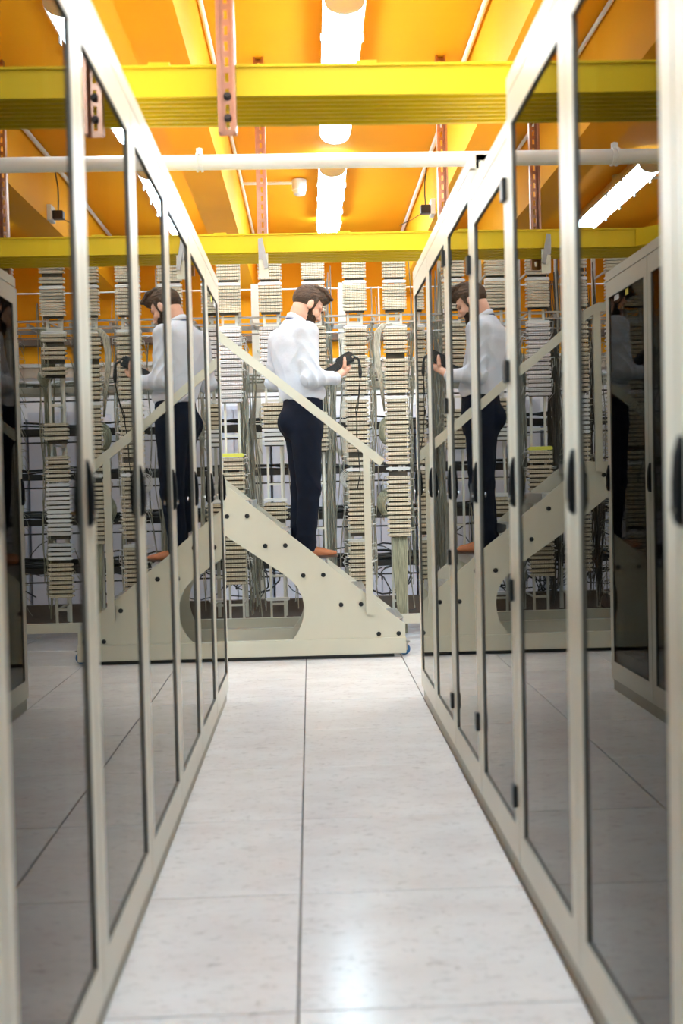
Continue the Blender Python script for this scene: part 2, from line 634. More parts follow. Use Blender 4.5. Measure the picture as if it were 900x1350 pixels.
# ------------------------------------------------------------------ overhead: yellow trays, pipe, hangers
def tray(label, y, z0=2.36, hgt=0.092, wd=0.28):
    t = thing('cable_tray', label, 'cable tray', (0, y, z0), 'yellow overhead cable trays')
    sec = MB()
    sec.box(-4.4, 4.4, 0, 0.012, 0, hgt)
    sec.build('side_wall', YELLOW, t)
    MB().box(-4.4, 4.4, wd - 0.012, wd, 0, hgt).build('side_wall', YELLOW, t)
    MB().box(-4.4, 4.4, 0.012, wd - 0.012, 0.004, 0.012).build('tray_bottom', YELLOW, t)
    MB().box(-4.4, 4.4, -0.006, 0.018, hgt, hgt + 0.008).build('lip', YELLOW, t)
    for i in range(7):
        yy = 0.03 + i * (wd - 0.06) / 6
        MB().box(-4.4, 4.4, yy - 0.006, yy + 0.006, -0.006, 0.004).build('bottom_rib', YELLOW, t)
    for x in (-2.6, -0.47, 0.2, 1.5, 3.0):
        MB().box(x - 0.02, x + 0.05, -0.007, 0.03, hgt + 0.008, hgt + 0.016).build('joint_clip', YELLOW, t)
    return t


tray('yellow plastic cable tray crossing above the near cabinets', 3.30)
t2 = tray('yellow plastic cable tray crossing in front of the distribution frame', 5.50)
# branch of the second tray running back over the left row
tb_ = thing('cable_tray', 'yellow plastic cable tray running lengthwise above the left cabinet row', 'cable tray', (-1.14, 0, 2.36), 'yellow overhead cable trays')
for xx in (0, 0.268):
    MB().box(xx, xx + 0.012, 3.62, 5.36, 0, 0.092).build('side_wall', YELLOW, tb_)
MB().box(0.012, 0.268, 3.62, 5.36, 0.004, 0.012).build('tray_bottom', YELLOW, tb_)
MB().prism([(0.268, 5.36), (0.28, 5.36), (0.42, 5.49), (0.40, 5.49)], 2, 0, 0.092).build('corner_wall', YELLOW, tb_)

pp = thing('ceiling_pipe', 'white pipe crossing the aisle above the far cabinets', 'pipe', (0, 5.2, 2.752))
MB().tube([(-5.2, 0, 0), (5.2, 0, 0)], 0.038, 20).build('pipe_run', PIPEWHITE, pp, smooth=True)
for x in (-3.6, -2.1, -0.525, 1.05, 2.6, 4.1):
    c_ = MB()
    for dx in (-0.012, 0.012):
        c_.tube([(x + dx - 0.005, 0, 0), (x + dx + 0.005, 0, 0)], 0.047, 16)
    c_.cbox((x, 0, 0.055), (0.03, 0.02, 0.03))
    c_.tube([(x, 0, 0.06), (x, 0, 0.30 if x not in (-0.525, 1.05) else 0.075)], 0.006, 6)
    c_.build('clamp', PIPEWHITE, pp)


def hanger(x, y, z0, z1, label, wd=0.058, bolts=True, material=None):
    t = thing('hanger_channel', label, 'hanger', (x, y, z0), 'slotted steel hanger channels')
    material = material or HANGM
    H = z1 - z0
    b = MB()
    hw = wd / 2
    dpt = 0.032
    # web with a line of slots: two strips and rungs between the slots
    b.box(-hw, -0.006, 0, 0.003, 0, H)
    b.box(0.006, hw, 0, 0.003, 0, H)
    z = 0.012
    while z < H:
        b.box(-0.006, 0.006, 0, 0.003, max(0, z - 0.012), min(H, z + 0.008))
        z += 0.05
    b.box(-hw, -hw + 0.003, -dpt, 0, 0, H)
    b.box(hw - 0.003, hw, -dpt, 0, 0, H)
    b.box(-hw, -hw + 0.011, -dpt - 0.003, -dpt, 0, H)
    b.box(hw - 0.011, hw, -dpt - 0.003, -dpt, 0, H)
    b.build('channel', material, t)
    if bolts:
        for zz in (0.055, 0.125):
            bo = MB()
            bo.tube([(0, -0.014, zz), (0, 0.0, zz)], 0.009, 6)
            bo.tube([(0, -0.004, zz), (0, 0.0, zz)], 0.013, 12)
            bo.build('bolt', DARKBAR, t)
    return t


hanger(-0.236, 3.275, 2.225, ZC, 'slotted steel hanger channel in front of the near yellow tray')
hanger(-0.236, 5.80, 2.30, ZC, 'slotted steel hanger channel behind the far yellow tray, left of the lamps', bolts=False)
hanger(0.80, 5.80, 2.30, ZC, 'slotted steel hanger channel behind the far yellow tray, right of the lamps', bolts=False)
br = thing('tray_bracket', 'small steel bracket with a clear plate under the far yellow tray', 'bracket', (-0.238, 5.49, 2.22))
MB().box(-0.012, 0.012, -0.008, 0.0, 0.10, 0.21).build('strap', GALV, br)
MB().obox((0.0, -0.01, 0.21), (0.03, -0.01, 0.05), (0.011, 0, 0.003), (0, 0.003, 0)).build('arm', GALV, br)
MB().box(-0.012, 0.04, -0.002, 0.003, 0.0, 0.13).build('plate', mat('milky_plate', (0.75, 0.72, 0.55), 0.3, var=0.05), br)
tag(MB().tube([(0.938, YF + .1, 3.495), (0.938, YB - .1, 3.495)], 0.016, 8).build('ceiling_conduit', PIPEWHITE),
    'thin pale conduit along the beam right of the lamps', 'conduit', 'ceiling conduits')
tag(MB().tube([(-0.485, YF + .1, 3.495), (-0.485, YB - .1, 3.495)], 0.013, 8).build('ceiling_conduit', PIPEWHITE),
    'thin pale conduit along the beam left of the lamps', 'conduit', 'ceiling conduits')
for (x, y, xs, lab) in ((-0.03, 8.06, -0.47, 'round white smoke detector on a side conduit left of the far lamp'),
                        (-1.45, 8.06, -2.2, 'round white smoke detector in the next ceiling bay to the left')):
    sd = thing('smoke_detector', lab, 'detector', (x, y, 3.40), 'smoke detectors')
    MB().tube([(0, 0, 0.11), (0, 0, 0.03)], 0.058, 20).build('base', PIPEWHITE, sd)
    MB().tube([(0, 0, 0.03), (0, 0, 0.0), (0, 0, -0.01)], [0.05, 0.046, 0.03], 20).build('head', PIPEWHITE, sd)
    MB().tube([(0.0, 0, 0.09), (xs - x, 0, 0.09)], 0.012, 8).build('conduit_arm', PIPEWHITE, sd)
sb = thing('beam_sensor', 'small black sensor box with a cord on the orange ceiling beam', 'sensor', (0.93, 7.45, 3.06))
MB().cbox((-0.03, 0, 0.04), (0.075, 0.06, 0.06)).build('case', BLACKP, sb, bevel=0.004)
MB().cbox((0.02, 0, 0.05), (0.03, 0.12, 0.11)).build('mount', LAMPBODY, sb)
MB().tube([(-0.03, 0, 0.07), (-0.034, 0, 0.15), (-0.03, 0.01, 0.25), (-0.01, 0.0, 0.40), (0.008, 0, 0.43)], 0.005, 6).build('cord', CABLE_K, sb)
MB().tube([(-0.05, 0, 0.02), (-0.12, 0.02, -0.02), (-0.22, 0.05, -0.06)], 0.003, 5).build('thin_wire', CABLE_K, sb)

# ------------------------------------------------------------------ distribution frame
MY = 7.06   # front plane of the terminal strips
BW = 0.148


def strip_mesh(name, material, hgt, teeth=True):
    b = MB()
    hw = BW / 2
    b.box(-hw, hw, 0.008, 0.029, -hgt / 2, hgt / 2)
    b.box(-hw, hw, 0.0, 0.008, hgt * 0.10, hgt / 2)
    b.box(-hw, hw, 0.0, 0.008, -hgt / 2, -hgt * 0.10)
    # wire-guide horns at both ends
    b.box(-hw - 0.008, -hw, 0.004, 0.045, -hgt * 0.32, hgt * 0.32)
    b.box(hw, hw + 0.008, 0.004, 0.045, -hgt * 0.32, hgt * 0.32)
    return b.mesh(name, material)


STRIP = {
    'c': strip_mesh('terminal_strip_cream', BLK_CREAM, 0.0212),
    's': strip_mesh('terminal_strip_cream_small', BLK_CREAM, 0.0160),
    'p': strip_mesh('terminal_strip_pale', BLK_PINK, 0.022),
    'w': strip_mesh('terminal_strip_white', BLK_WHITE, 0.0205),
    'y': strip_mesh('terminal_strip_yellow', BLK_YEL, 0.026),
}
PITCH_OF = {'c': 0.0312, 's': 0.0232, 'p': 0.0305, 'w': 0.0312, 'y': 0.034}
UP = ('s', 2.315, 2.487), ('w', 2.513, 2.513), ('s', 2.535, 2.76)
LAYOUT = {
    -6: [*UP, ('c', 1.72, 2.2), ('c', 1.2, 1.7), ('c', .7, 1.18), ('c', .27, .68)],
    -5: [*UP, ('c', 1.72, 2.2), ('c', 1.2, 1.7), ('c', .7, 1.18)],
    -4: [*UP, ('p', 1.72, 2.2), ('c', 1.2, 1.7), ('c', .7, 1.18), ('c', .27, .68)],
    -3: [*UP, ('c', 1.72, 2.2), ('w', 1.42, 1.68), ('c', .98, 1.40), ('c', .45, .95)],
    -2: [*UP, ('p', 1.70, 2.19), ('w', 2.195, 2.21), ('y', 1.305, 1.32), ('c', 1.225, 1.29), ('c', 1.0, 1.19), ('w', .93, 1.0), ('c', .42, .92)],
    -1: [*UP, ('p', 1.86, 2.2), ('c', 1.57, 1.67), ('c', 1.50, 1.55), ('w', 1.39, 1.49), ('w', .985, 1.0), ('c', .85, .97), ('w', .28, .30)],
    0: [*UP, ('c', 1.86, 2.2), ('c', 1.34, 1.6)],
    1: [*UP, ('c', 1.74, 2.18), ('w', 2.185, 2.2), ('c', 1.235, 1.68), ('w', 1.69, 1.70), ('c', .74, 1.17), ('w', 1.18, 1.20), ('c', .26, .68), ('w', .69, .70)],
    2: [*UP, ('c', 1.73, 2.18), ('w', 2.19, 2.2), ('c', 1.235, 1.68), ('w', 1.69, 1.70), ('c', .73, 1.17), ('w', 1.18, 1.20)],
    3: [*UP, ('c', 2.12, 2.18), ('w', 2.19, 2.2), ('c', 2.0, 2.09), ('c', 1.90, 1.95), ('c', 1.44, 1.56), ('c', 1.17, 1.33), ('w', .77, 1.14), ('w', .60, .72), ('c', .36, .58)],
    4: [*UP, ('c', 1.72, 2.2), ('c', 1.2, 1.7), ('c', .7, 1.18), ('w', .3, .6)],
    5: [*UP, ('c', 1.72, 2.2), ('c', 1.3, 1.7), ('c', .7, 1.18), ('c', .27, .68)],
    6: [*UP, ('c', 1.72, 2.2), ('c', 1.2, 1.7), ('c', .7, 1.18), ('c', .27, .68)],
}
COLX = {k: 0.052 + 0.290 * k for k in range(-6, 7)}
COLX[-2] = -0.540
COLX[-1] = -0.248
COLX[2] = 0.622
COLX[3] = 0.868
CLABEL = {
    -6: 'terminal strip column at the far left end of the frame', -5: 'terminal strip column, second from the left end of the frame',
    -4: 'terminal strip column, third from the left end of the frame', -3: 'terminal strip column behind the ladder platform with white middle strips',
    -2: 'terminal strip column with pale upper strips and one yellow strip, behind the handrail',
    -1: 'sparse terminal strip column just left of the man with open rails',
    0: 'terminal strip column hidden mostly behind the man', 1: 'full terminal strip column right of the man behind the tester',
    2: 'terminal strip column beside the right cabinet row ending in bare cables',
    3: 'broken terminal strip column with many white strips, first hidden behind right cabinets',
    4: 'terminal strip column, third from the right end of the frame', 5: 'terminal strip column, second from the right end of the frame',
    6: 'terminal strip column at the far right end of the frame'}

post_me = MB().box(-0.008, 0.008, 0.06, 0.076, 0.12, 2.78).mesh('upright', RAILGREY)
back_me = MB().box(-0.012, 0.012, 0.40, 0.425, 0.12, 2.78).mesh('rear_upright', RAILGREY)
rung_me = MB().box(-0.005, 0.005, 0.07, 0.41, -0.006, 0.006).mesh('side_rung', RAILGREY)
cross_me = MB().box(-0.052, 0.052, 0.058, 0.066, -0.008, 0.008).mesh('cross_bar', RAILGREY)
COLS = {}
for k, segs in LAYOUT.items():
    t = COLS[k] = thing('terminal_column', CLABEL[k], 'terminal column', (COLX[k], MY, 0), 'terminal columns of the distribution frame')
    for sx in (-0.048, 0.048):
        place('upright', post_me, t, (sx, 0, 0))
    place('rear_upright', back_me, t, (0.048, 0, 0))
    for z in np.arange(0.25, 2.75, 0.29):
        place('side_rung', rung_me, t, (0.048, 0, float(z)))
    for z in (0.25, 0.45, 0.62, 0.78, 1.10, 1.45, 1.69, 2.22, 2.27):
        place('cross_bar', cross_me, t, (0, 0, z))
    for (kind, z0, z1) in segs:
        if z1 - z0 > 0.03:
            MB().box(-0.066, 0.066, 0.030, 0.050, z0 - 0.022, z1 + 0.002).build('gap_shade_plate', GAP_SHADE, t)  # added dark backing, stands in for the shadow in the strip gaps
        z = z1
        while z > z0 - 1e-6:
            if not (random.random() < 0.02 and z1 - z0 > 0.2):
                place('terminal_strip', STRIP[kind], t, (random.uniform(-.0012, .0012), random.uniform(-.003, .003), z - 0.01),
                      (random.uniform(-.05, .05), random.uniform(-.008, .008), random.uniform(-.012, .012)))
            z -= PITCH_OF[kind] * random.uniform(0.985, 1.015)


def rail(name, label, cat, parts, group=None):
    t = thing(name, label, cat, (0, 0, 0), group)
    for (nm, mb, mt) in parts:
        mb.build(nm, mt, t)
    return t


# horizontal members of the frame
XA, XB = -1.95, 2.1
m_ = [('channel', MB().box(XA, XB, MY + 0.085, MY + 0.10, 2.230, 2.242).box(XA, XB, MY + 0.085, MY + 0.10, 2.276, 2.288), GALV),
      ('thin_rod', MB().tube([(XA, MY + 0.09, 2.165), (XB, MY + 0.09, 2.165)], 0.006, 6), GALV),
      ('rear_channel', MB().box(XA, XB, MY + 0.43, MY + 0.445, 2.245, 2.275), GALV)]
for i, x in enumerate(np.arange(XA + 0.1, XB, 0.29)):
    m_.append(('rung', MB().box(float(x), float(x) + 0.02, MY + 0.10, MY + 0.43, 2.245, 2.27), GALV))
rail('overhead_cable_ladder', 'galvanised cable ladder running through the frame above the man', 'cable ladder', m_)
tag(MB().box(XA, XB, 6.96, 7.0, 0.108, 0.172).build('base_beam', CREAM), 'cream steel beam along the foot of the distribution frame', 'beam')
tag(MB().box(XA, XB, 7.55, 7.60, 0.14, 0.235).build('rear_base_beam', BROWNBAR), 'dark brown steel beam low behind the terminal columns', 'beam')
tag(MB().box(XA, XB, 8.22, 8.26, 0.0, 0.10).build('rear_kerb', BROWNBAR), 'dark kerb strip on the floor behind the frame', 'kerb')


def cables_on(x0, x1, y, z, n, spread, r, rnd, sag=0.02):
    b = MB()
    for i in range(n):
        a = rnd.uniform(x0, x1 - 0.3)
        e = min(x1, a + rnd.uniform(0.5, 2.5))
        yy = y + rnd.uniform(-spread, spread)
        zz = z + abs(rnd.gauss(0, 0.022))
        ns = max(5, int((e - a) / 0.09))
        ph = rnd.uniform(0, 6)
        pts = [(a + (e - a) * j / ns, yy + 0.02 * math.sin(ph + j * 0.9), zz + sag * math.sin(ph * 2 + j * 0.7) + 0.004 * math.sin(j * 2.3)) for j in range(ns + 1)]
        b.tube(pts, r * rnd.uniform(0.7, 1.3), 5, cap=False)
    return b


rnd = random.Random(3)
shelves = [(1.84, 'highest', CABLE_G, 26), (1.535, 'second highest', CABLE_K, 9), (1.20, 'middle', CABLE_K, 8), (0.86, 'second lowest', CABLE_K, 24), (0.50, 'lowest', CABLE_K, 30)]
for (z, nm, cm, n) in shelves:
    tt = rail('cable_shelf', 'dark steel cable shelf behind the terminal columns, %s of five' % nm, 'cable shelf',
              [('front_bar', MB().box(XA, XB, MY + 0.44, MY + 0.455, z - 0.03, z + 0.012), DARKBAR if z < 1.8 else RAILGREY),
               ('rear_bar', MB().box(XA, XB, MY + 0.72, MY + 0.735, z - 0.03, z + 0.012), DARKBAR if z < 1.8 else RAILGREY),
               ('lower_rod', MB().tube([(XA, MY + 0.44, z - 0.09), (XB, MY + 0.44, z - 0.09)], 0.006, 5), DARKBAR)]
              + [('shelf_bar', MB().box(float(x), float(x) + 0.02, MY + 0.455, MY + 0.72, z - 0.015, z - 0.003), DARKBAR) for x in np.arange(XA + .1, XB, .4)],
              'cable shelves')
    tag(cables_on(XA, XB, MY + 0.58, z + 0.02, n, 0.10, 0.008, rnd, 0.012).build('shelf_cables', cm, smooth=True),
        'loose cables lying along the %s cable shelf' % nm, 'cables', kind='stuff')

# hanging jumper bundles beside and behind each column
BUN = {-2: (CABLE_G, 40), 0: (CABLE_G, 40), -3: (JUMPERS, 44), -4: (JUMPERS, 30), 3: (CABLE_GREEN, 16), 2: (CABLE_G, 8)}
for k in LAYOUT:
    mt, n = BUN.get(k, (CABLE_B if k % 2 else JUMPERS, 8))
    b = MB()
    for i in range(n):
        x = COLX[k] + rnd.gauss(0.118, 0.028 if k == -2 else 0.016) if k != 0 else COLX[k] + rnd.gauss(0.09, 0.025)
        y = MY + rnd.uniform(0.08, 0.40)
        zt, zb = rnd.uniform(1.6, 2.1) if k in (-2, -1) else rnd.uniform(1.7, 2.7), rnd.uniform(0.15, 0.6)
        ns = 16
        ph = rnd.uniform(0, 6)
        amp = rnd.uniform(0.004, 0.016)
        pts = [(x + amp * math.sin(ph + j * 0.7) + 0.012 * math.sin(j * 0.25 + k), y + amp * math.cos(ph + j * 0.5), zt + (zb - zt) * j / ns) for j in range(ns + 1)]
        b.tube(pts, rnd.uniform(0.003, 0.0055), 5, cap=False)
    o = tag(b.build('hanging_cables', mt, COLS[k], smooth=True), kind='stuff')
    o.location = (-COLX[k], -MY, 0)
# short jumper wires fanning out from the sides of the strips
for k, segs in LAYOUT.items():
    b = MB()
    for (kind, z0, z1) in segs:
        if z1 < 2.3:
            for i in range(max(1, int((z1 - z0) * 55))):
                z = rnd.uniform(z0, z1)
                s = rnd.choice((-1, 1, 1))
                x = COLX[k] + s * 0.08
                o = rnd.uniform(0.012, 0.05)
                dz = rnd.uniform(-0.14, 0.02)
                pts = [(x, MY + 0.02, z), (x + s * o * 0.7, MY + 0.03, z + 0.005), (x + s * o, MY + 0.09, z + dz * 0.5), (x + s * 0.012, MY + 0.2, z + dz)]
                b.tube(pts, 0.0022, 4, cap=False)
    o = tag(b.build('jumper_wires', CABLE_W if k in (-2, 1) else CABLE_B, COLS[k], smooth=True), kind='stuff')
    o.location = (-COLX[k], -MY, 0)


def arc(cx, cy, cz, rx, rz, a0, a1, n=14, dy=0.0):
    return [(cx + rx * math.cos(a0 + (a1 - a0) * i / n), cy + dy * i / n, cz + rz * math.sin(a0 + (a1 - a0) * i / n)) for i in range(n + 1)]


def loops(cx, cz, rx, rz, n, r, material, label, side=-1):
    b = MB()
    for i in range(n):
        q = i / max(1, n - 1)
        pts = arc(cx, MY + 0.03 + 0.05 * q, cz + 0.02 * (q - .5), rx * (0.55 + 0.45 * q), rz * (0.65 + 0.35 * q), math.pi * 0.40, math.pi * (1.75 if side < 0 else -0.9))
        b.tube(pts, r, 6)
    return tag(b.build('cable_loop', material, smooth=True), label, 'cables', 'looped cables on the frame', kind='stuff')


loops(0.565, 0.94, 0.085, 0.10, 6, 0.009, CABLE_GREEN, 'grey-green cables looped out left of the column beside the right row, low')
loops(0.565, 1.45, 0.065, 0.10, 5, 0.008, CABLE_GREEN, 'grey-green cables looped left of the column beside the right row, middle')
loops(0.95, 2.02, 0.07, 0.2, 7, 0.007, CABLE_GREEN, 'grey-green cables looped beside the column with white strips')
loops(0.285, 1.12, 0.07, 0.07, 5, 0.004, CABLE_W, 'thin white cables coiled left of the full column')
b = MB()
for i in range(9):
    q = i / 8
    b.tube([(0.60 - .02 * q, MY + 0.0 + .008 * i, 2.205), (0.560 - 0.03 * q, MY, 2.205), (0.520 - 0.04 * q, MY + 0.01, 2.15), (0.505 - 0.035 * q, MY + 0.02, 2.05), (0.512 - 0.03 * q, MY + .03, 1.92), (0.53 - 0.02 * q, MY + .05, 1.78), (0.54, MY + .08, 1.6)], 0.0065, 6)
tag(b.build('cable_drop', CABLE_B, smooth=True), 'pale cables dropping down the left side of the column beside the right row', 'cables', kind='stuff')
b = MB()
for i in range(26):
    x = 0.575 + 0.004 * i
    pts = [(x, MY + 0.02 + 0.012 * (i % 3), 0.72), (x + 0.002 * math.sin(i), MY + 0.03, 0.5), (0.60 + 0.0025 * i, MY + 0.04, 0.20), (0.60 + 0.0025 * i, MY + 0.05, 0.02)]
    b.tube(pts, 0.0045, 5)
tag(b.build('cable_trunk', CABLE_GREEN, smooth=True), 'thick trunk of olive cables under the column beside the right row', 'cables', kind='stuff')
# dark tangle on the floor behind the ladder
b = MB()
for i in range(34):
    x = rnd.uniform(-1.3, 1.4)
    y = rnd.uniform(7.78, 8.1)
    z = rnd.uniform(0.2, 0.6)
    a = rnd.uniform(0, 6)
    L = rnd.uniform(0.15, 0.35)
    pts = [(x + L * math.cos(a + j * 0.55) * (1 - j * 0.05), y + 0.1 * math.sin(j), max(0.02, z + L * 0.6 * math.sin(a + j * 0.55))) for j in range(10)]
    b.tube(pts, rnd.uniform(0.004, 0.008), 5)
tag(b.build('cable_tangle', CABLE_K, smooth=True), 'tangle of black cables low behind the rolling ladder', 'cables', kind='stuff')

# ------------------------------------------------------------------ behind the frame
NAMES_EQ = ['leftmost', 'second from the left', 'third from the left', 'fourth from the left', 'fifth from the left', 'sixth from the left', 'seventh from the left']
for i in range(7):
    x0 = -2.25 + i * 0.64
    top = [1.75, 1.62, 1.80, 1.70, 1.66, 1.78, 1.72][i]
    t = thing('equipment_cabinet', 'pale grey equipment cabinet behind the frame, %s' % NAMES_EQ[i], 'cabinet', (x0, 8.9, 0), 'pale cabinets behind the frame')
    MB().box(0, 0.62, 0.022, 0.6, 0.0, top).build('body', LAVENDER, t)
    for s in (0, 1):
        d = MB().box(0.006 + 0.307 * s, 0.304 + 0.307 * s, 0, 0.02, 0.08, top - 0.03).build('door', LAVENDER, t)
        MB().box(0.28 + 0.035 * s, 0.292 + 0.035 * s, -0.012, 0, 0.95, 1.07).build('handle', DARKBAR, d)
for i, x in enumerate((-1.55, -0.42, 0.30, 1.5)):
    t = thing('support_post', 'pale steel post behind the frame, %s' % ['leftmost', 'second from left', 'third from left', 'rightmost'][i], 'post', (x, 8.35, 0), 'posts behind the frame')
    MB().box(-0.03, 0.03, -0.02, 0.02, 0, 2.75).build('upright', RAILGREY, t)
    MB().box(-0.06, 0.06, -0.05, 0.05, 0, 0.015).build('foot_plate', RAILGREY, t)
t = thing('service_duct', 'peach painted duct with a pale lip behind the frame', 'duct', (0, 8.45, 2.03))
MB().box(-3, 3, 0, 0.25, 0, 0.10).build('duct_body', PEACH, t)
MB().box(-3, 3, -0.02, 0, 0.085, 0.11).build('lip', PIPEWHITE, t)
tag(MB().box(-3, 3, 10.35, 10.49, 2.57, 2.63).build('rear_beam', BROWNBAR), 'dark brown beam against the orange back wall', 'beam')
for i, x in enumerate((-1.27, -0.92, -0.42, -0.07, 0.275, 0.615, 0.96, 1.3)):
    tag(MB().tube([(x, 8.5, 2.13), (x, 8.5, 2.745)], 0.006, 6).build('upright_rod', PIPEWHITE), 'thin white upright rod before the orange wall, %s from the left' % ['first', 'second', 'third', 'fourth', 'fifth', 'sixth', 'seventh', 'eighth'][i], 'rod', 'white rods on the duct')
tag(MB().tube([(-2, 8.49, 2.735), (2, 8.49, 2.735)], 0.006, 6).build('cross_rod', PIPEWHITE), 'thin white horizontal rod crossing the upright rods', 'rod')
t = thing('spare_handrail', 'pale handrail of another ladder behind the frame', 'handrail', (0, 7.95, 0))
MB().obox((0.10, 0, 1.50), (0.30, 0, 1.27), (0.010, 0, 0.015), (0, 0.012, 0)).build('top_bar', CREAM, t)
MB().box(0.262, 0.292, -0.012, 0.012, 0.0, 1.28).build('post', CREAM, t)

# ------------------------------------------------------------------ rolling ladder
LY0, LY1 = 6.256, 6.82
lad = thing('rolling_ladder', 'cream rolling step ladder with handrail, the man standing on it', 'ladder', (0, LY0, 0))


def bez(p0, p1, p2, n=8):
    return [((1 - t) ** 2 * p0[0] + 2 * t * (1 - t) * p1[0] + t * t * p2[0], (1 - t) ** 2 * p0[1] + 2 * t * (1 - t) * p1[1] + t * t * p2[1]) for t in [i / n for i in range(n + 1)]]


outline = [(0.573, 0.118), (0.573, 0.205), (-0.64, 1.195), (-1.44, 1.195), (-1.44, 0.118), (-1.30, 0.118), (-1.30, 0.80)]
outline += bez((-1.30, 0.82), (-1.27, 1.05), (-1.05, 1.05))
outline += bez((-1.0, 1.05), (-0.86, 1.045), (-0.72, 0.925))
outline += [(-0.544, 0.794)]
outline += bez((-0.17, 0.53), (-0.06, 0.45), (-0.058, 0.325))
outline += bez((-0.058, 0.31), (-0.065, 0.19), (-0.145, 0.118))
for (y, nm) in ((0.0, 'front'), (LY1 - LY0 - 0.022, 'rear')):
    MB().prism(outline, 1, y, y + 0.022).build('side_panel', CREAM, lad)
for y0, y1 in ((-0.014, 0.03), (LY1 - LY0 - 0.03, LY1 - LY0 + 0.014)):
    MB().box(-1.46, 0.576, y0, y1, 0.024, 0.124).build('base_rail', CREAM, lad, bevel=0.003)
for k in range(6):
    nx, z = 0.553 - 0.232 * k, 0.238 + 0.19 * k
    xb = nx - 0.25 if k < 5 else -1.42
    tr = MB()
    tr.box(xb, nx, 0.023, LY1 - LY0 - 0.023, z - 0.028, z)
    tr.box(nx - 0.006, nx + 0.012, 0.023, LY1 - LY0 - 0.023, z - 0.06, z + 0.003)
    td = tr.build('tread' if k < 5 else 'platform', ALU, lad)
    for i in range(5):
        x = nx - 0.02 - 0.03 * i
        MB().box(x - 0.006, x + 0.006, 0.03, LY1 - LY0 - 0.03, z, z + 0.003).build('grip_rib', ALU, td)
    for dx in (-0.022, -0.147):
        x = nx + dx
        zb = 0.147 + 0.19 * k
        if k == 5:
            zb = 1.11
        bo = MB()
        bo.tube([(x, -0.003, zb), (x, 0.0, zb)], 0.0145, 14)
        bo.tube([(x, -0.010, zb), (x, -0.002, zb)], 0.010, 12)
        bo.build('bolt', BLACKP, lad)
YH = -0.020
hr = MB()
sl = math.atan2(0.80, 0.987)
dv = Vector((-math.cos(sl), 0, math.sin(sl)))
nv = Vector((math.sin(sl), 0, math.cos(sl)))
A = Vector((0.450, YH, 1.218))
B = A + dv * ((0.45 + 0.675) / math.cos(sl))
Cc = Vector((-0.735, YH, B.z + 0.028))
Dd = Vector((-1.43, YH, Cc.z))
hh = 0.026


def ribbon(pts, half, y0, y1):
    """flat bar following a polyline in the x-z plane"""
    P = [Vector((p.x, p.z)) for p in pts]
    up, dn = [], []
    for i, p in enumerate(P):
        d1 = (P[i] - P[i - 1]).normalized() if i else (P[1] - P[0]).normalized()
        d2 = (P[i + 1] - P[i]).normalized() if i < len(P) - 1 else d1
        n1, n2 = Vector((-d1.y, d1.x)), Vector((-d2.y, d2.x))
        nn = (n1 + n2)
        nn = nn / max(0.3, nn.dot(n1))
        up.append((p.x + nn.x * half, p.y + nn.y * half))
        dn.append((p.x - nn.x * half, p.y - nn.y * half))
    b = MB()
    for i in range(len(P) - 1):
        b.prism([up[i], up[i + 1], dn[i + 1], dn[i]], 1, y0, y1)
    return b


ribbon([A, B, Cc, Dd], hh, YH - 0.012, YH + 0.012).build('handrail', CREAM, lad)
for (x, z0, z1) in ((0.352, 0.275, 1.29), (-0.72, 1.135, Cc.z - 0.01), (-1.40, 1.135, Cc.z - 0.01)):
    MB().box(x - 0.021, x + 0.021, YH - 0.010, YH + 0.010, z0, z1).build('handrail_post', CREAM, lad)
for x in (0.572, -1.40):
    for y in (0.09, LY1 - LY0 - 0.09):
        cs = MB()
        cs.box(x - 0.035, x + 0.035, y - 0.03, y + 0.03, 0.078, 0.086)
        cs.box(x - 0.02, x + 0.02, y - 0.026, y - 0.022, 0.03, 0.08)
        cs.box(x - 0.02, x + 0.02, y + 0.022, y + 0.026, 0.03, 0.08)
        cst = cs.build('caster', GALV, lad)
        wh = MB()
        wh.tube([(x, y - 0.018, 0.037), (x, y + 0.018, 0.037)], 0.037, 20)
        wh.build('wheel', BLUE, cst)
MB().box(-1.3, 0.5, 0.0, 0.02, 0.002, 0.024).build('skirt_strip', RUBBER, lad)


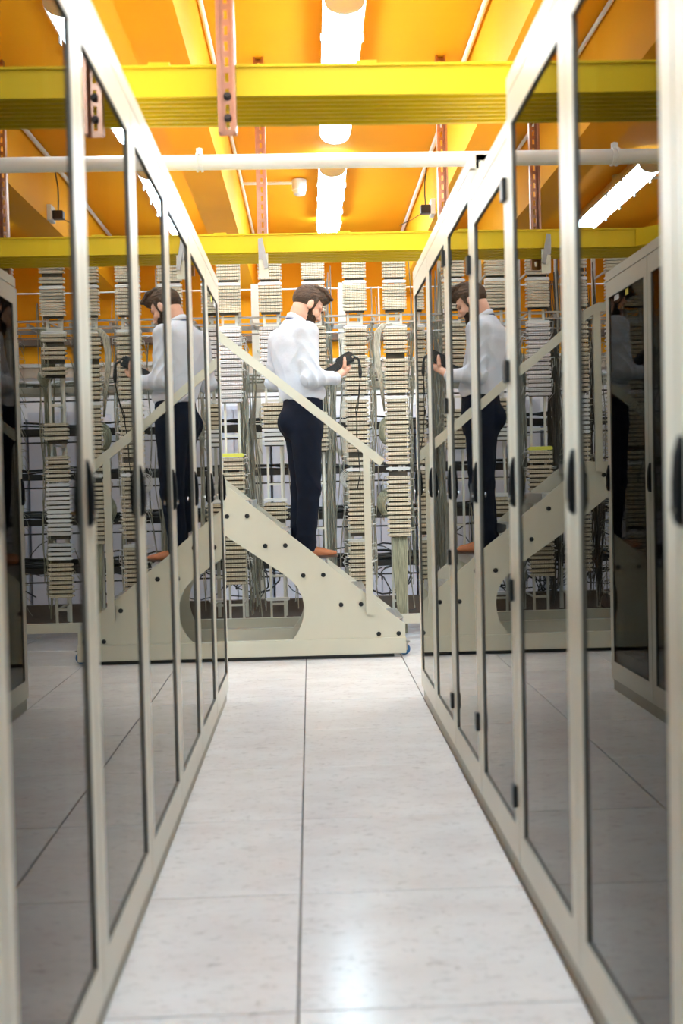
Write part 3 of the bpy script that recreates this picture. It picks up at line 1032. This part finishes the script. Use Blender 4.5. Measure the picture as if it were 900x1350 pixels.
# ------------------------------------------------------------------ the man (implicit surfaces)
class Field:
    def __init__(s, lo, hi, h):
        s.lo = np.array(lo, float)
        s.h = h
        n = np.ceil((np.array(hi) - s.lo) / h).astype(int) + 1
        s.n = n
        s.ax = [s.lo[i] + h * np.arange(n[i]) for i in range(3)]
        s.d = np.full(n, 0.2, np.float32)

    def sub(s, lo, hi):
        i0 = np.maximum(0, np.floor((np.array(lo) - s.lo) / s.h).astype(int))
        i1 = np.minimum(s.n, np.ceil((np.array(hi) - s.lo) / s.h).astype(int) + 1)
        if np.any(i1 <= i0):
            return None, None
        sl = tuple(slice(a, b) for a, b in zip(i0, i1))
        X, Y, Z = np.meshgrid(s.ax[0][sl[0]], s.ax[1][sl[1]], s.ax[2][sl[2]], indexing='ij')
        return sl, (X, Y, Z)

    def blend(s, sl, f, k):
        d = s.d[sl]
        if k <= 0:
            s.d[sl] = np.minimum(d, f)
        else:
            hh_ = np.clip(0.5 + 0.5 * (f - d) / k, 0, 1)
            s.d[sl] = f * (1 - hh_) + d * hh_ - k * hh_ * (1 - hh_)

    def cut(s, sl, f, k=0.0):
        d = s.d[sl]
        if k <= 0:
            s.d[sl] = np.maximum(d, -f)
        else:
            hh_ = np.clip(0.5 - 0.5 * (f + d) / k, 0, 1)
            s.d[sl] = d * (1 - hh_) + (-f) * hh_ + k * hh_ * (1 - hh_)

    def cone(s, a, b, ra, rb, k=0.02, wr=None):
        a, b = np.array(a, float), np.array(b, float)
        pad = max(ra, rb) + 0.06
        sl, P = s.sub(np.minimum(a, b) - pad, np.maximum(a, b) + pad)
        if sl is None:
            return
        ba = b - a
        q = [P[i] - a[i] for i in range(3)]
        t = np.clip(sum(q[i] * ba[i] for i in range(3)) / (ba @ ba), 0, 1)
        f = np.sqrt(sum((q[i] - t * ba[i]) ** 2 for i in range(3))) - (ra + (rb - ra) * t)
        if wr is not None:
            f = f + wr(P, t)
        s.blend(sl, f.astype(np.float32), k)

    def ell(s, c, r, R=None, k=0.02, cut=False):
        c, r = np.array(c, float), np.array(r, float)
        pad = r.max() + 0.06
        sl, P = s.sub(c - pad, c + pad)
        if sl is None:
            return
        q = np.stack([P[i] - c[i] for i in range(3)], -1)
        if R is not None:
            q = q @ np.array(R, float)      # columns of R are the local axes
        k0 = np.sqrt(((q / r) ** 2).sum(-1)) + 1e-9
        k1 = np.sqrt(((q / r ** 2) ** 2).sum(-1)) + 1e-9
        f = k0 * (k0 - 1) / k1
        if cut:
            s.cut(sl, f.astype(np.float32), k)
        else:
            s.blend(sl, f.astype(np.float32), k)

    def loft(s, prof, k=0.02, wr=None):
        """prof rows: z, cx, cy, half-lateral, half-depth, yaw(deg)"""
        pr = np.array(prof, float)
        pr = pr[np.argsort(pr[:, 0])]
        z0, z1 = pr[0, 0], pr[-1, 0]
        rm = pr[:, 3:5].max() + 0.06
        sl, P = s.sub((pr[:, 1].min() - rm, pr[:, 2].min() - rm, z0 - 0.05), (pr[:, 1].max() + rm, pr[:, 2].max() + rm, z1 + 0.05))
        zz = np.clip(P[2], z0, z1)
        zf = np.linspace(z0, z1, 200)
        # smooth the piecewise-linear profile a little
        cols = []
        for c_ in range(1, 6):
            v = np.interp(zf, pr[:, 0], pr[:, c_])
            ker = np.ones(15) / 15
            v = np.convolve(np.pad(v, 7, mode='edge'), ker, 'valid')
            cols.append(np.interp(zz, zf, v))
        cx, cy, a, b, yw = cols
        yw = np.radians(yw)
        fx_, fy_ = np.cos(yw), np.sin(yw)
        dx, dy = P[0] - cx, P[1] - cy
        fr = dx * fx_ + dy * fy_
        la = dx * fy_ - dy * fx_
        k0 = np.sqrt((la / a) ** 2 + (fr / b) ** 2) + 1e-9
        k1 = np.sqrt((la / a ** 2) ** 2 + (fr / b ** 2) ** 2) + 1e-9
        f = k0 * (k0 - 1) / k1
        dz = np.maximum(z0 - P[2], P[2] - z1)
        f = np.where(dz > 0, np.sqrt(np.maximum(f, 0) ** 2 + dz ** 2), np.maximum(f, dz))
        if wr is not None:
            f = f + wr(P, la, fr)
        s.blend(sl, f.astype(np.float32), k)

    def mesh(s, name, material, smooth_it=2):
        d = s.d
        inside = d < 0
        n = d.shape
        c8 = [(i, j, k) for i in (0, 1) for j in (0, 1) for k in (0, 1)]
        cnt = sum(inside[i:n[0] - 1 + i, j:n[1] - 1 + j, k:n[2] - 1 + k].astype(np.int8) for i, j, k in c8)
        act = (cnt > 0) & (cnt < 8)
        idx = np.argwhere(act)
        vid = np.full(act.shape, -1, np.int32)
        vid[act] = np.arange(len(idx))
        acc = np.zeros((len(idx), 3))
        wt = np.zeros(len(idx))
        for a in c8:
            for ax in range(3):
                if a[ax]:
                    continue
                b = list(a)
                b[ax] = 1
                da = d[idx[:, 0] + a[0], idx[:, 1] + a[1], idx[:, 2] + a[2]]
                db = d[idx[:, 0] + b[0], idx[:, 1] + b[1], idx[:, 2] + b[2]]
                mk = (da < 0) != (db < 0)
                t = np.where(mk, da / np.where(mk, da - db, 1), 0)
                p = np.array(a, float) + np.zeros((len(idx), 3))
                p[:, ax] += t
                acc += p * mk[:, None]
                wt += mk
        V = s.lo + s.h * (idx + acc / wt[:, None])
        faces = []
        for ax in range(3):
            o = [0, 0, 0]
            o[ax] = 1
            A_ = inside[:n[0] - o[0], :n[1] - o[1], :n[2] - o[2]]
            B_ = inside[o[0]:, o[1]:, o[2]:]
            e = np.argwhere(A_ != B_)
            u, v = (ax + 1) % 3, (ax + 2) % 3
            ok = (e[:, u] > 0) & (e[:, v] > 0) & (e[:, u] < n[u] - 1) & (e[:, v] < n[v] - 1)
            e = e[ok]
            q = []
            for (du, dv_) in ((0, 0), (-1, 0), (-1, -1), (0, -1)):
                cc = e.copy()
                cc[:, u] += du
                cc[:, v] += dv_
                q.append(vid[cc[:, 0], cc[:, 1], cc[:, 2]])
            q = np.stack(q, 1)
            fl = A_[e[:, 0], e[:, 1], e[:, 2]]
            q[~fl] = q[~fl][:, ::-1]
            faces.append(q)
        Fq = np.concatenate(faces)
        for _ in range(smooth_it):
            S = np.zeros_like(V)
            C = np.zeros(len(V))
            for i in range(4):
                a, b = Fq[:, i], Fq[:, (i + 1) % 4]
                np.add.at(S, a, V[b])
                np.add.at(C, a, 1)
            V = 0.5 * V + 0.5 * S / np.maximum(C, 1)[:, None]
        me = bpy.data.meshes.new(name)
        me.from_pydata(V.tolist(), [], Fq.tolist())
        me.materials.append(material)
        me.polygons.foreach_set('use_smooth', [True] * len(me.polygons))
        me.update()
        return me


SKIN = mat('skin', (0.66, 0.36, 0.25), 0.5, var=0.06, scale=30)
SHIRT = mat('shirt_cotton', (0.54, 0.55, 0.60), 0.8, var=0.03, scale=20, bump=0.5, bscale=16, spec=0.2)
TROUS = mat('navy_wool', (0.006, 0.008, 0.017), 0.85, var=0.2, scale=12, bump=0.2, bscale=30, spec=0.15)
HAIRM = mat('brown_hair', (0.085, 0.046, 0.025), 0.6, var=0.5, scale=35, bump=0.8, bscale=90, stretch=(1, 1, 4), spec=0.3)
BEARDM = mat('dark_beard', (0.04, 0.021, 0.012), 0.7, var=0.4, scale=90, bump=0.7, bscale=200, spec=0.2)
LEATHER = mat('tan_leather', (0.40, 0.13, 0.045), 0.35, var=0.2, scale=15)
SOLE = mat('shoe_sole', (0.10, 0.05, 0.03), 0.7, var=0.1)
EYEW = mat('lowered_eye', (0.22, 0.14, 0.11), 0.35, var=0.05)

man = thing('person', 'bearded man in pale shirt and navy trousers reading a tester on the ladder', 'person', (0, 6.55, 0))


def mplace(name, me, parent=None):
    o = place(name, me, parent or man)
    if parent is None or parent is man:
        o.location = (0, -6.55, 0)
    return o


# joints
SHR, SHL = np.array((0.005, 6.405, 2.055)), np.array((-0.185, 6.69, 2.05))
ELR, WRR = np.array((0.022, 6.350, 1.768)), np.array((0.176, 6.470, 1.770))
ELL, WRL = np.array((-0.225, 6.765, 1.785)), np.array((0.035, 6.745, 1.785))
NB = np.array((-0.075, 6.555, 2.12))

# head frame
hy, hp = math.radians(20), math.radians(-32)
hf = np.array((math.cos(hp) * math.cos(hy), math.cos(hp) * math.sin(hy), math.sin(hp)))
hrt = np.array((math.sin(hy), -math.cos(hy), 0))
hu = np.cross(hrt, hf)
HR = np.stack([hf, hrt, hu], 1)
HC = np.array((0.012, 6.565, 2.258))


def hd_(f, r, u):
    return HC + hf * f + hrt * r + hu * u


# device frame
DV = np.array((0.210, 6.565, 1.864))
da_ = np.array((0.87, 0.0, 0.49))
dn_ = np.array((-0.49, 0.0, 0.87))
dw_ = np.array((0.0, 1.0, 0.0))


def dev(a, w_, n_):
    return DV + da_ * a + dw_ * w_ + dn_ * n_


body = Field((-0.34, 6.28, 1.60), (0.36, 6.86, 2.44), 0.0042)
# trunk under the shirt and arms
body.loft([(1.62, -.03, 6.55, .14, .10, 18), (1.80, -.06, 6.55, .15, .10, 25), (2.0, -.085, 6.55, .165, .10, 34), (2.08, -.085, 6.55, .12, .075, 35), (2.12, -.075, 6.555, .07, .06, 35)], 0.03)
for S_, E_, W_ in ((SHR, ELR, WRR), (SHL, ELL, WRL)):
    body.cone(S_, E_, 0.046, 0.038, 0.03)
    body.cone(E_, W_, 0.038, 0.026, 0.02)
# neck and head
body.cone(NB, hd_(-0.03, 0, -0.055), 0.064, 0.056, 0.03)
body.cone(NB + (0.03, 0.02, -0.01), hd_(0.0, 0, -0.07), 0.05, 0.045, 0.03)
body.ell(hd_(-0.012, 0, 0.028), (0.098, 0.076, 0.092), HR, 0.02)
body.ell(hd_(0.030, 0, -0.045), (0.066, 0.060, 0.085), HR, 0.03)
body.ell(hd_(0.058, 0, -0.10), (0.034, 0.034, 0.030), HR, 0.03)
body.ell(hd_(0.072, 0, 0.022), (0.024, 0.052, 0.014), HR, 0.015)
for s_ in (-1, 1):
    body.ell(hd_(0.084, 0.031 * s_, 0.0), (0.016, 0.018, 0.012), HR, 0.01, cut=True)
    body.ell(hd_(0.062, 0.040 * s_, -0.035), (0.028, 0.020, 0.022), HR, 0.02)
    body.ell(hd_(-0.004, 0.077 * s_, -0.012), (0.021, 0.010, 0.033), HR, 0.006)
    body.ell(hd_(-0.002, 0.089 * s_, -0.008), (0.010, 0.006, 0.018), HR, 0.004, cut=True)
body.cone(hd_(0.086, 0, 0.012), hd_(0.112, 0, -0.036), 0.009, 0.013, 0.010)
body.ell(hd_(0.100, 0, -0.042), (0.014, 0.019, 0.010), HR, 0.008)
body.ell(hd_(0.091, 0, -0.066), (0.011, 0.024, 0.006), HR, 0.006)
body.ell(hd_(0.089, 0, -0.078), (0.011, 0.022, 0.007), HR, 0.006)
body.ell(hd_(0.102, 0, -0.0715), (0.010, 0.022, 0.002), HR, 0.002, cut=True)


def hand(W_, palm, alongs, side, knuckle_w, thumb, wrap=1.0):
    body.cone(W_, palm, 0.025, 0.024, 0.015)
    for a in alongs:
        body.cone(palm + da_ * a * 0.5, dev(palm_s + a, knuckle_w, -0.040), 0.017, 0.015, 0.014)
    lens = (0.92, 1.0, 0.95, 0.78)
    for i, a in enumerate(alongs):
        s0 = palm_s + a
        L_ = lens[i]
        p1 = dev(s0, knuckle_w, -0.038)
        p2 = dev(s0 + 0.002, knuckle_w + side * 0.036 * L_, -0.036)
        p3 = dev(s0 + 0.004, side * (0.040 + 0.017 * wrap), -0.037 + 0.024 * L_ * wrap)
        p4 = dev(s0 + 0.004, side * (0.036 + 0.018 * wrap), -0.034 + 0.047 * L_ * wrap)
        body.cone(p1, p2, 0.0105, 0.0095, 0.004)
        body.cone(p2, p3, 0.0095, 0.0088, 0.004)
        body.cone(p3, p4, 0.0088, 0.0078, 0.004)
    for (p, q, r0, r1) in thumb:
        body.cone(p, q, r0, r1, 0.006)


# right hand: palm under the tester, thumb up its near side, four fingers under and round the far side
palm_s = 0.018
PR = dev(0.010, -0.028, -0.047)
hand(WRR, PR, (0.034, 0.012, -0.011, -0.033), 1, 0.0, [
    (dev(0.000, -0.040, -0.048), dev(0.020, -0.060, -0.026), 0.016, 0.0125),
    (dev(0.020, -0.060, -0.026), dev(0.036, -0.0585, 0.000), 0.0125, 0.0108),
    (dev(0.036, -0.0585, 0.000), dev(0.048, -0.056, 0.022), 0.0108, 0.0088)])
palm_s = -0.085
PL = dev(-0.080, 0.032, -0.045)
hand(WRL, PL, (0.033, 0.011, -0.011, -0.032), -1, 0.0, [
    (dev(-0.085, 0.042, -0.044), dev(-0.070, 0.060, -0.020), 0.016, 0.0125),
    (dev(-0.070, 0.060, -0.020), dev(-0.056, 0.057, 0.010), 0.0125, 0.0105),
    (dev(-0.056, 0.057, 0.010), dev(-0.046, 0.042, 0.036), 0.0105, 0.0085)], wrap=0.0)
mplace('body', body.mesh('body', SKIN, 1))
for s_ in (-1, 1):
    ey = Field(hd_(0.074, 0.031 * s_, 0.0) - 0.03, hd_(0.074, 0.031 * s_, 0.0) + 0.03, 0.003)
    ey.ell(hd_(0.0725, 0.031 * s_, -0.002), (0.0115, 0.0125, 0.007), HR, 0)
    mplace('eye', ey.mesh('eye', EYEW, 1))
    eb = Field(hd_(0.088, 0.031 * s_, 0.02) - 0.04, hd_(0.088, 0.031 * s_, 0.02) + 0.04, 0.003)
    eb.cone(hd_(0.094, 0.014 * s_, 0.026), hd_(0.082, 0.046 * s_, 0.030), 0.0055, 0.0045, 0)
    mplace('eyebrow', eb.mesh('eyebrow', BEARDM, 1))

# hair and beard grow from the head's own surface
headf = Field(HC - 0.18, HC + 0.18, 0.0035)
headf.ell(hd_(-0.012, 0, 0.028), (0.098, 0.076, 0.092), HR, 0.02)
headf.ell(hd_(0.030, 0, -0.045), (0.066, 0.060, 0.085), HR, 0.03)
headf.ell(hd_(0.058, 0, -0.10), (0.034, 0.034, 0.030), HR, 0.03)
headf.ell(hd_(0.072, 0, 0.022), (0.024, 0.052, 0.014), HR, 0.015)
for s_ in (-1, 1):
    headf.ell(hd_(0.062, 0.040 * s_, -0.035), (0.028, 0.020, 0.022), HR, 0.02)
sl, P = headf.sub(HC - 0.2, HC + 0.2)
q = np.stack([P[i] - HC[i] for i in range(3)], -1) @ HR
fq, rq, uq = q[..., 0], q[..., 1], q[..., 2]
line = np.where(fq > 0.035, 0.050 + (fq - 0.035) * 0.45, 0.0 + fq * 0.3)
line = np.where((fq > 0.008) & (fq <= 0.034), -0.040, line)
line = np.where(fq < -0.02, -0.030 + (fq + 0.02) * 0.62, line)
ramp = np.clip((uq - line) / 0.06, -0.6, 1)
hair = Field(HC - 0.18, HC + 0.18, 0.0035)
hair.d = (headf.d - (0.0095 * ramp - 0.001)).astype(np.float32)
hair.d = np.where(uq < line - 0.012, 0.05, hair.d).astype(np.float32)
hair.ell(hd_(0.005, 0, 0.078), (0.090, 0.064, 0.055), HR, 0.02)
hair.ell(hd_(0.070, 0, 0.098), (0.044, 0.050, 0.034), HR, 0.025)
for i in range(11):
    rr_ = -0.050 + 0.010 * i
    hair.cone(hd_(-0.02 + 0.006 * math.sin(i * 3.1), rr_, 0.118), hd_(0.045, rr_, 0.134 + 0.006 * math.cos(i * 2.3)), 0.012, 0.012, 0.012)
    hair.cone(hd_(0.045, rr_, 0.132 + 0.006 * math.cos(i * 2.3)), hd_(0.108 + 0.008 * math.sin(i * 2.1), rr_ * 1.0, 0.112 + 0.010 * math.cos(i * 1.7)), 0.013, 0.007, 0.010)
strand = 0.0024 * np.sin(fq * 120 + 40 * rq + 6 * np.sin(uq * 50)) * np.cos(rq * 230 + 25 * uq) * np.clip((uq - 0.03) / 0.05, 0.15, 1)
hair.d = (hair.d + strand).astype(np.float32)
mplace('hair', hair.mesh('hair', HAIRM, 1))

beard = Field(HC - 0.18, HC + 0.18, 0.0035)
cheek = np.where(fq > 0.045, -0.058 + np.clip(0.085 - fq, 0, 0.04) * 0.2, -0.050 + np.clip(0.045 - fq, 0, 0.04) * 1.2)
ramp = np.clip((cheek - uq) / 0.022, -1, 1) - np.clip((0.012 - fq) / 0.010, 0, 3)
mouth = np.sqrt(((fq - 0.10) / 0.035) ** 2 + (rq / 0.027) ** 2 + ((uq + 0.074) / 0.012) ** 2)
ramp = np.where(mouth < 1, -1, ramp)
ramp = np.minimum(ramp, (fq + 0.9 * (uq + 0.155)) / 0.02)
chin = 0.010 * np.exp(-((uq + 0.125) / 0.03) ** 2) * np.clip((fq - 0.02) / 0.03, 0, 1)
beard.d = (headf.d - (0.0052 * ramp + chin * (ramp > 0))).astype(np.float32)
beard.d = np.where(ramp <= -0.9, 0.05, beard.d + 0.0015 * np.sin(fq * 300) * np.sin(rq * 310 + uq * 90)).astype(np.float32)
mplace('beard', beard.mesh('beard', BEARDM, 1))


# shirt
def crease(ph):
    return np.abs(np.sin(ph)) ** 0.8 - 0.6


def torso_folds(P, la, fr):
    z = P[2]
    low = np.clip((1.88 - z) / 0.18, 0, 1)
    f1 = 0.0125 * crease(17 * (z + 0.55 * la) + 2.2 * np.sin(7 * la) + 0.8) * low
    f2 = 0.0075 * crease(12 * la + 5 * (z - 1.7) + 1.3 * np.sin(6 * z)) * np.clip((2.06 - z) / 0.15, 0, 1)
    f3 = 0.0115 * crease(15 * (z * 0.7 - la) + 1.0) * np.exp(-((z - 1.94) / 0.08) ** 2) * np.clip(la / 0.08, 0, 1)
    return f1 + f2 + f3


def sleeve_folds(P, t):
    w_ = np.exp(-((t - 1.0) / 0.40) ** 2) + 0.30
    return 0.0125 * w_ * crease(30 * (P[2] * 0.9 + P[0] * 0.7 + P[1] * 0.2) + 2.5 * np.sin(13 * P[0] + 11 * P[1]))


def fore_folds(P, t):
    w_ = np.exp(-(t / 0.45) ** 2) + 0.5 * np.exp(-((t - 1) / 0.25) ** 2) + 0.2
    return 0.0115 * w_ * crease(32 * (P[0] * 0.9 + P[1] * 0.5 - P[2] * 0.7) + 2 * np.sin(18 * P[2]))


shirt = Field((-0.36, 6.22, 1.60), (0.26, 6.90, 2.26), 0.005)
shirt.loft([(1.640, -.035, 6.55, .164, .128, 18), (1.665, -.036, 6.55, .178, .142, 18), (1.72, -.045, 6.55, .180, .140, 21), (1.80, -.060, 6.55, .182, .136, 26),
            (1.90, -.078, 6.55, .192, .134, 31), (1.99, -.088, 6.55, .196, .128, 34), (2.06, -.090, 6.55, .170, .112, 35),
            (2.11, -.085, 6.552, .118, .092, 35), (2.155, -.074, 6.555, .070, .068, 35)], 0.03, torso_folds)
for S_, E_, W_ in ((SHR, ELR, WRR), (SHL, ELL, WRL)):
    shirt.cone(NB + (0, 0, -0.015), S_ + (0, 0, 0.005), 0.058, 0.060, 0.05)
    shirt.cone(S_, E_, 0.069, 0.060, 0.035, sleeve_folds)
    Wq = E_ + (W_ - E_) * 0.97
    shirt.cone(E_, Wq, 0.059, 0.041, 0.03, fore_folds)
    # cuff
    shirt.cone(E_ + (W_ - E_) * 0.80, E_ + (W_ - E_) * 0.99, 0.043, 0.042, 0.006)
# open neck
sl, P = shirt.sub(NB - 0.2, NB + 0.2)
mplace('shirt', shirt.mesh('shirt', SHIRT, 1))
# collar: a standing band with a fold-down leaf
col_ = MB()
nc = NB + (0.008, 0.004, 0.03)
ca, cb_ = math.cos(math.radians(28)), math.sin(math.radians(28))
N_ = 40
rings = [(0.061, 0.063, 0.026, 0.0), (0.065, 0.067, 0.030, 0.0), (0.073, 0.075, 0.010, 0.0), (0.082, 0.084, -0.010, 0.0), (0.079, 0.081, -0.012, 0.0), (0.068, 0.070, 0.004, 0.0), (0.063, 0.065, -0.010, 0.0)]
for (rl, rf, z_, _) in rings:
    for i in range(N_):
        a = 2 * math.pi * (i + 0.5) / N_
        fr_, la_ = rf * math.cos(a), rl * math.sin(a)
        zz_ = z_ - 0.40 * fr_ - (0.012 if abs(a - math.pi) > 2.7 else 0)
        col_.v.append((nc[0] + fr_ * ca + la_ * cb_ + 0.012, nc[1] + fr_ * cb_ - la_ * ca, nc[2] + zz_))
R_ = len(rings)
for j in range(R_):
    for i in range(N_ - 1):
        j2 = (j + 1) % R_
        col_.f.append((j * N_ + i, j * N_ + i + 1, j2 * N_ + i + 1, j2 * N_ + i))
cm_ = mplace('collar', col_.mesh('collar', SHIRT, True))
st = MB()
st.tube([tuple(Vector(col_.v[4 * N_ + i]) + Vector((0, 0, -0.002))) for i in range(8, 33)], 0.003, 6)
st.build('collar_stripe', mat('navy_stripe', (0.05, 0.07, 0.22), 0.7, var=0.1), cm_)


# trousers
def leg_folds(P, t):
    w_ = np.exp(-((t - 1) / 0.22) ** 2) + 0.3
    return 0.008 * w_ * crease(22 * (P[2] + 0.5 * P[0] + 0.4 * P[1]) + 2 * np.sin(14 * P[0]))


def low_folds(P, t):
    w_ = np.exp(-(t / 0.25) ** 2) * 0.6 + np.exp(-((t - 1) / 0.3) ** 2) + 0.2
    return 0.008 * w_ * crease(26 * (P[2] - 0.6 * P[0]) + 2 * np.sin(18 * P[0] + 6))


tro = Field((-0.28, 6.28, 0.62), (0.22, 6.80, 1.74), 0.0055)
tro.loft([(1.40, -.035, 6.55, .160, .118, 15), (1.46, -.042, 6.55, .172, .136, 15), (1.52, -.042, 6.55, .173, .138, 15), (1.60, -.036, 6.55, .168, .128, 16), (1.69, -.034, 6.55, .158, .120, 18)], 0.03)
tro.ell((-0.112, 6.485, 1.500), (0.080, 0.082, 0.088), None, 0.03)
tro.ell((-0.128, 6.600, 1.500), (0.078, 0.080, 0.088), None, 0.03)
KR, AR = (-0.008, 6.468, 1.070), (-0.038, 6.468, 0.72)
KL, AL = (-0.050, 6.628, 1.070), (-0.082, 6.630, 0.72)
tro.cone((-0.020, 6.468, 1.44), KR, 0.104, 0.076, 0.03, leg_folds)
tro.cone(KR, AR, 0.076, 0.064, 0.02, low_folds)
tro.cone(AR, (-0.034, 6.468, 0.668), 0.064, 0.066, 0.015)
tro.cone((-0.055, 6.625, 1.44), KL, 0.104, 0.077, 0.03, leg_folds)
tro.cone(KL, AL, 0.077, 0.064, 0.02, low_folds)
tro.cone(AL, (-0.080, 6.630, 0.668), 0.064, 0.066, 0.015)
sl, P = tro.sub((-1, 6, 0.5), (1, 7, 2))
tro.d[sl] = np.maximum(tro.d[sl], (0.664 - 0.10 * (P[0] + 0.03)) - P[2]).astype(np.float32)
tr_o = mplace('trousers', tro.mesh('trousers', TROUS, 2))
pk = MB()
pk.tube([(-0.105, 6.394, 1.605), (-0.040, 6.380, 1.612)], 0.0025, 5)
po = pk.build('pocket_welt', TROUS, tr_o)

ZT = 0.6285 - 0.0075   # top of the tread under the shoes
for (x, y, yw) in ((-0.030, 6.462, math.radians(3)), (-0.072, 6.630, math.radians(14))):
    Rz = np.array(((math.cos(yw), -math.sin(yw), 0), (math.sin(yw), math.cos(yw), 0), (0, 0, 1.0)))
    o_ = np.array((x, y, ZT))

    def sp_(a, b, c_):
        return o_ + Rz @ np.array((a, b, c_))
    sh = Field((x - 0.16, y - 0.12, ZT - 0.01), (x + 0.26, y + 0.14, ZT + 0.17), 0.0038)
    sh.ell(sp_(-0.045, 0, 0.044), (0.056, 0.036, 0.044), Rz, 0.02)
    sh.ell(sp_(0.045, 0.0, 0.036), (0.085, 0.041, 0.034), Rz, 0.03)
    sh.ell(sp_(0.115, 0.002, 0.028), (0.078, 0.037, 0.022), Rz, 0.02)
    sh.cone(sp_(-0.03, 0, 0.06), sp_(-0.018, 0, 0.125), 0.040, 0.038, 0.02)
    sl, P = sh.sub(o_ - 0.4, o_ + 0.4)
    sh.d[sl] = np.maximum(sh.d[sl], (ZT + 0.013) - P[2]).astype(np.float32)
    so = mplace('shoe', sh.mesh('shoe', LEATHER, 1))
    sm = MB()
    prof = []
    for i in range(28):
        a = 2 * math.pi * i / 28
        ca_, sa_ = math.cos(a), math.sin(a)
        px_ = 0.048 + 0.147 * ca_
        wd_ = 0.038 if px_ > 0.04 else 0.034
        q_ = sp_(px_, wd_ * sa_ * (1 - 0.25 * max(0, ca_) ** 3), 0)
        prof.append((q_[0], q_[1]))
    sm.prism(prof, 2, ZT + 0.0015, ZT + 0.014)
    sm.build('sole', SOLE, so)

# ------------------------------------------------------------------ the tester in his hands
ts = thing('handheld_tester', 'black handheld line tester with a hanging lead, held by the man', 'tester', (0, 0, 0))


def dbox(a0, a1, w0, w1, n0_, n1_):
    b_ = MB()
    cs = []
    for a in (a0, a1):
        for w__ in (w0, w1):
            for n__ in (n0_, n1_):
                cs.append(tuple(dev(a, w__, n__)))
    b_.v = cs
    b_.f = [(0, 1, 3, 2), (4, 6, 7, 5), (0, 4, 5, 1), (2, 3, 7, 6), (0, 2, 6, 4), (1, 5, 7, 3)]
    return b_


dbox(-0.115, 0.03, -0.042, 0.042, -0.024, 0.022).build('grip_body', BLACKP, ts, bevel=0.008)
dbox(-0.012, 0.108, -0.046, 0.046, -0.026, 0.046).build('head_body', BLACKP, ts, bevel=0.010)
dbox(0.012, 0.085, -0.034, 0.034, 0.0461, 0.048).build('screen', mat('tester_screen', (0.06, 0.07, 0.07), 0.1, var=0.05), ts)
for i in range(3):
    for j in range(4):
        dbox(-0.105 + 0.024 * j, -0.090 + 0.024 * j, -0.028 + 0.021 * i, -0.014 + 0.021 * i, 0.0221, 0.0255).build('key', RUBBER, ts)
dbox(0.090, 0.102, -0.047, -0.030, -0.006, 0.010).build('socket_ring', CHROME, ts, bevel=0.002)
e0 = dev(0.108, -0.03, 0.0)
p1_ = e0 + np.array((0.022, -0.005, -0.012))
p2_ = e0 + np.array((0.034, -0.008, -0.055))
MB().tube([tuple(e0), tuple(p1_), tuple(e0 + np.array((0.032, -0.007, -0.03))), tuple(p2_)], 0.008, 8).build('cable_elbow', BLACKP, ts)
MB().tube([tuple(p2_), tuple(p2_ + np.array((0.004, 0, -0.05))), tuple(p2_ + np.array((0.003, 0, -0.085)))], [0.010, 0.013, 0.008], 10).build('plug', BLACKP, ts)
q0 = p2_ + np.array((0.003, 0, -0.085))
MB().tube([tuple(q0), (q0[0] - 0.006, q0[1] + .05, q0[2] - 0.10), (q0[0] - 0.02, q0[1] + .15, q0[2] - 0.22), (q0[0] - 0.02, q0[1] + .25, q0[2] - 0.36),
           (q0[0] - 0.005, q0[1] + .35, q0[2] - 0.50), (q0[0] + 0.01, MY - 0.03, q0[2] - 0.62), (q0[0] - 0.01, MY - 0.01, q0[2] - 0.72)], 0.0032, 6).build('test_lead', CABLE_K, ts)
MB().tube([tuple(q0), (q0[0] - 0.014, q0[1] + .05, q0[2] - 0.12), (q0[0] - 0.03, q0[1] + .12, q0[2] - 0.2), (q0[0] - 0.022, q0[1] + .15, q0[2] - 0.25)], 0.0028, 6).build('second_lead', CABLE_K, ts)
MB().tube([(q0[0] - 0.022, q0[1] + .15, q0[2] - 0.205), (q0[0] - 0.02, q0[1] + .16, q0[2] - 0.245)], [0.007, 0.004], 8).build('lead_clip', BLACKP, ts)
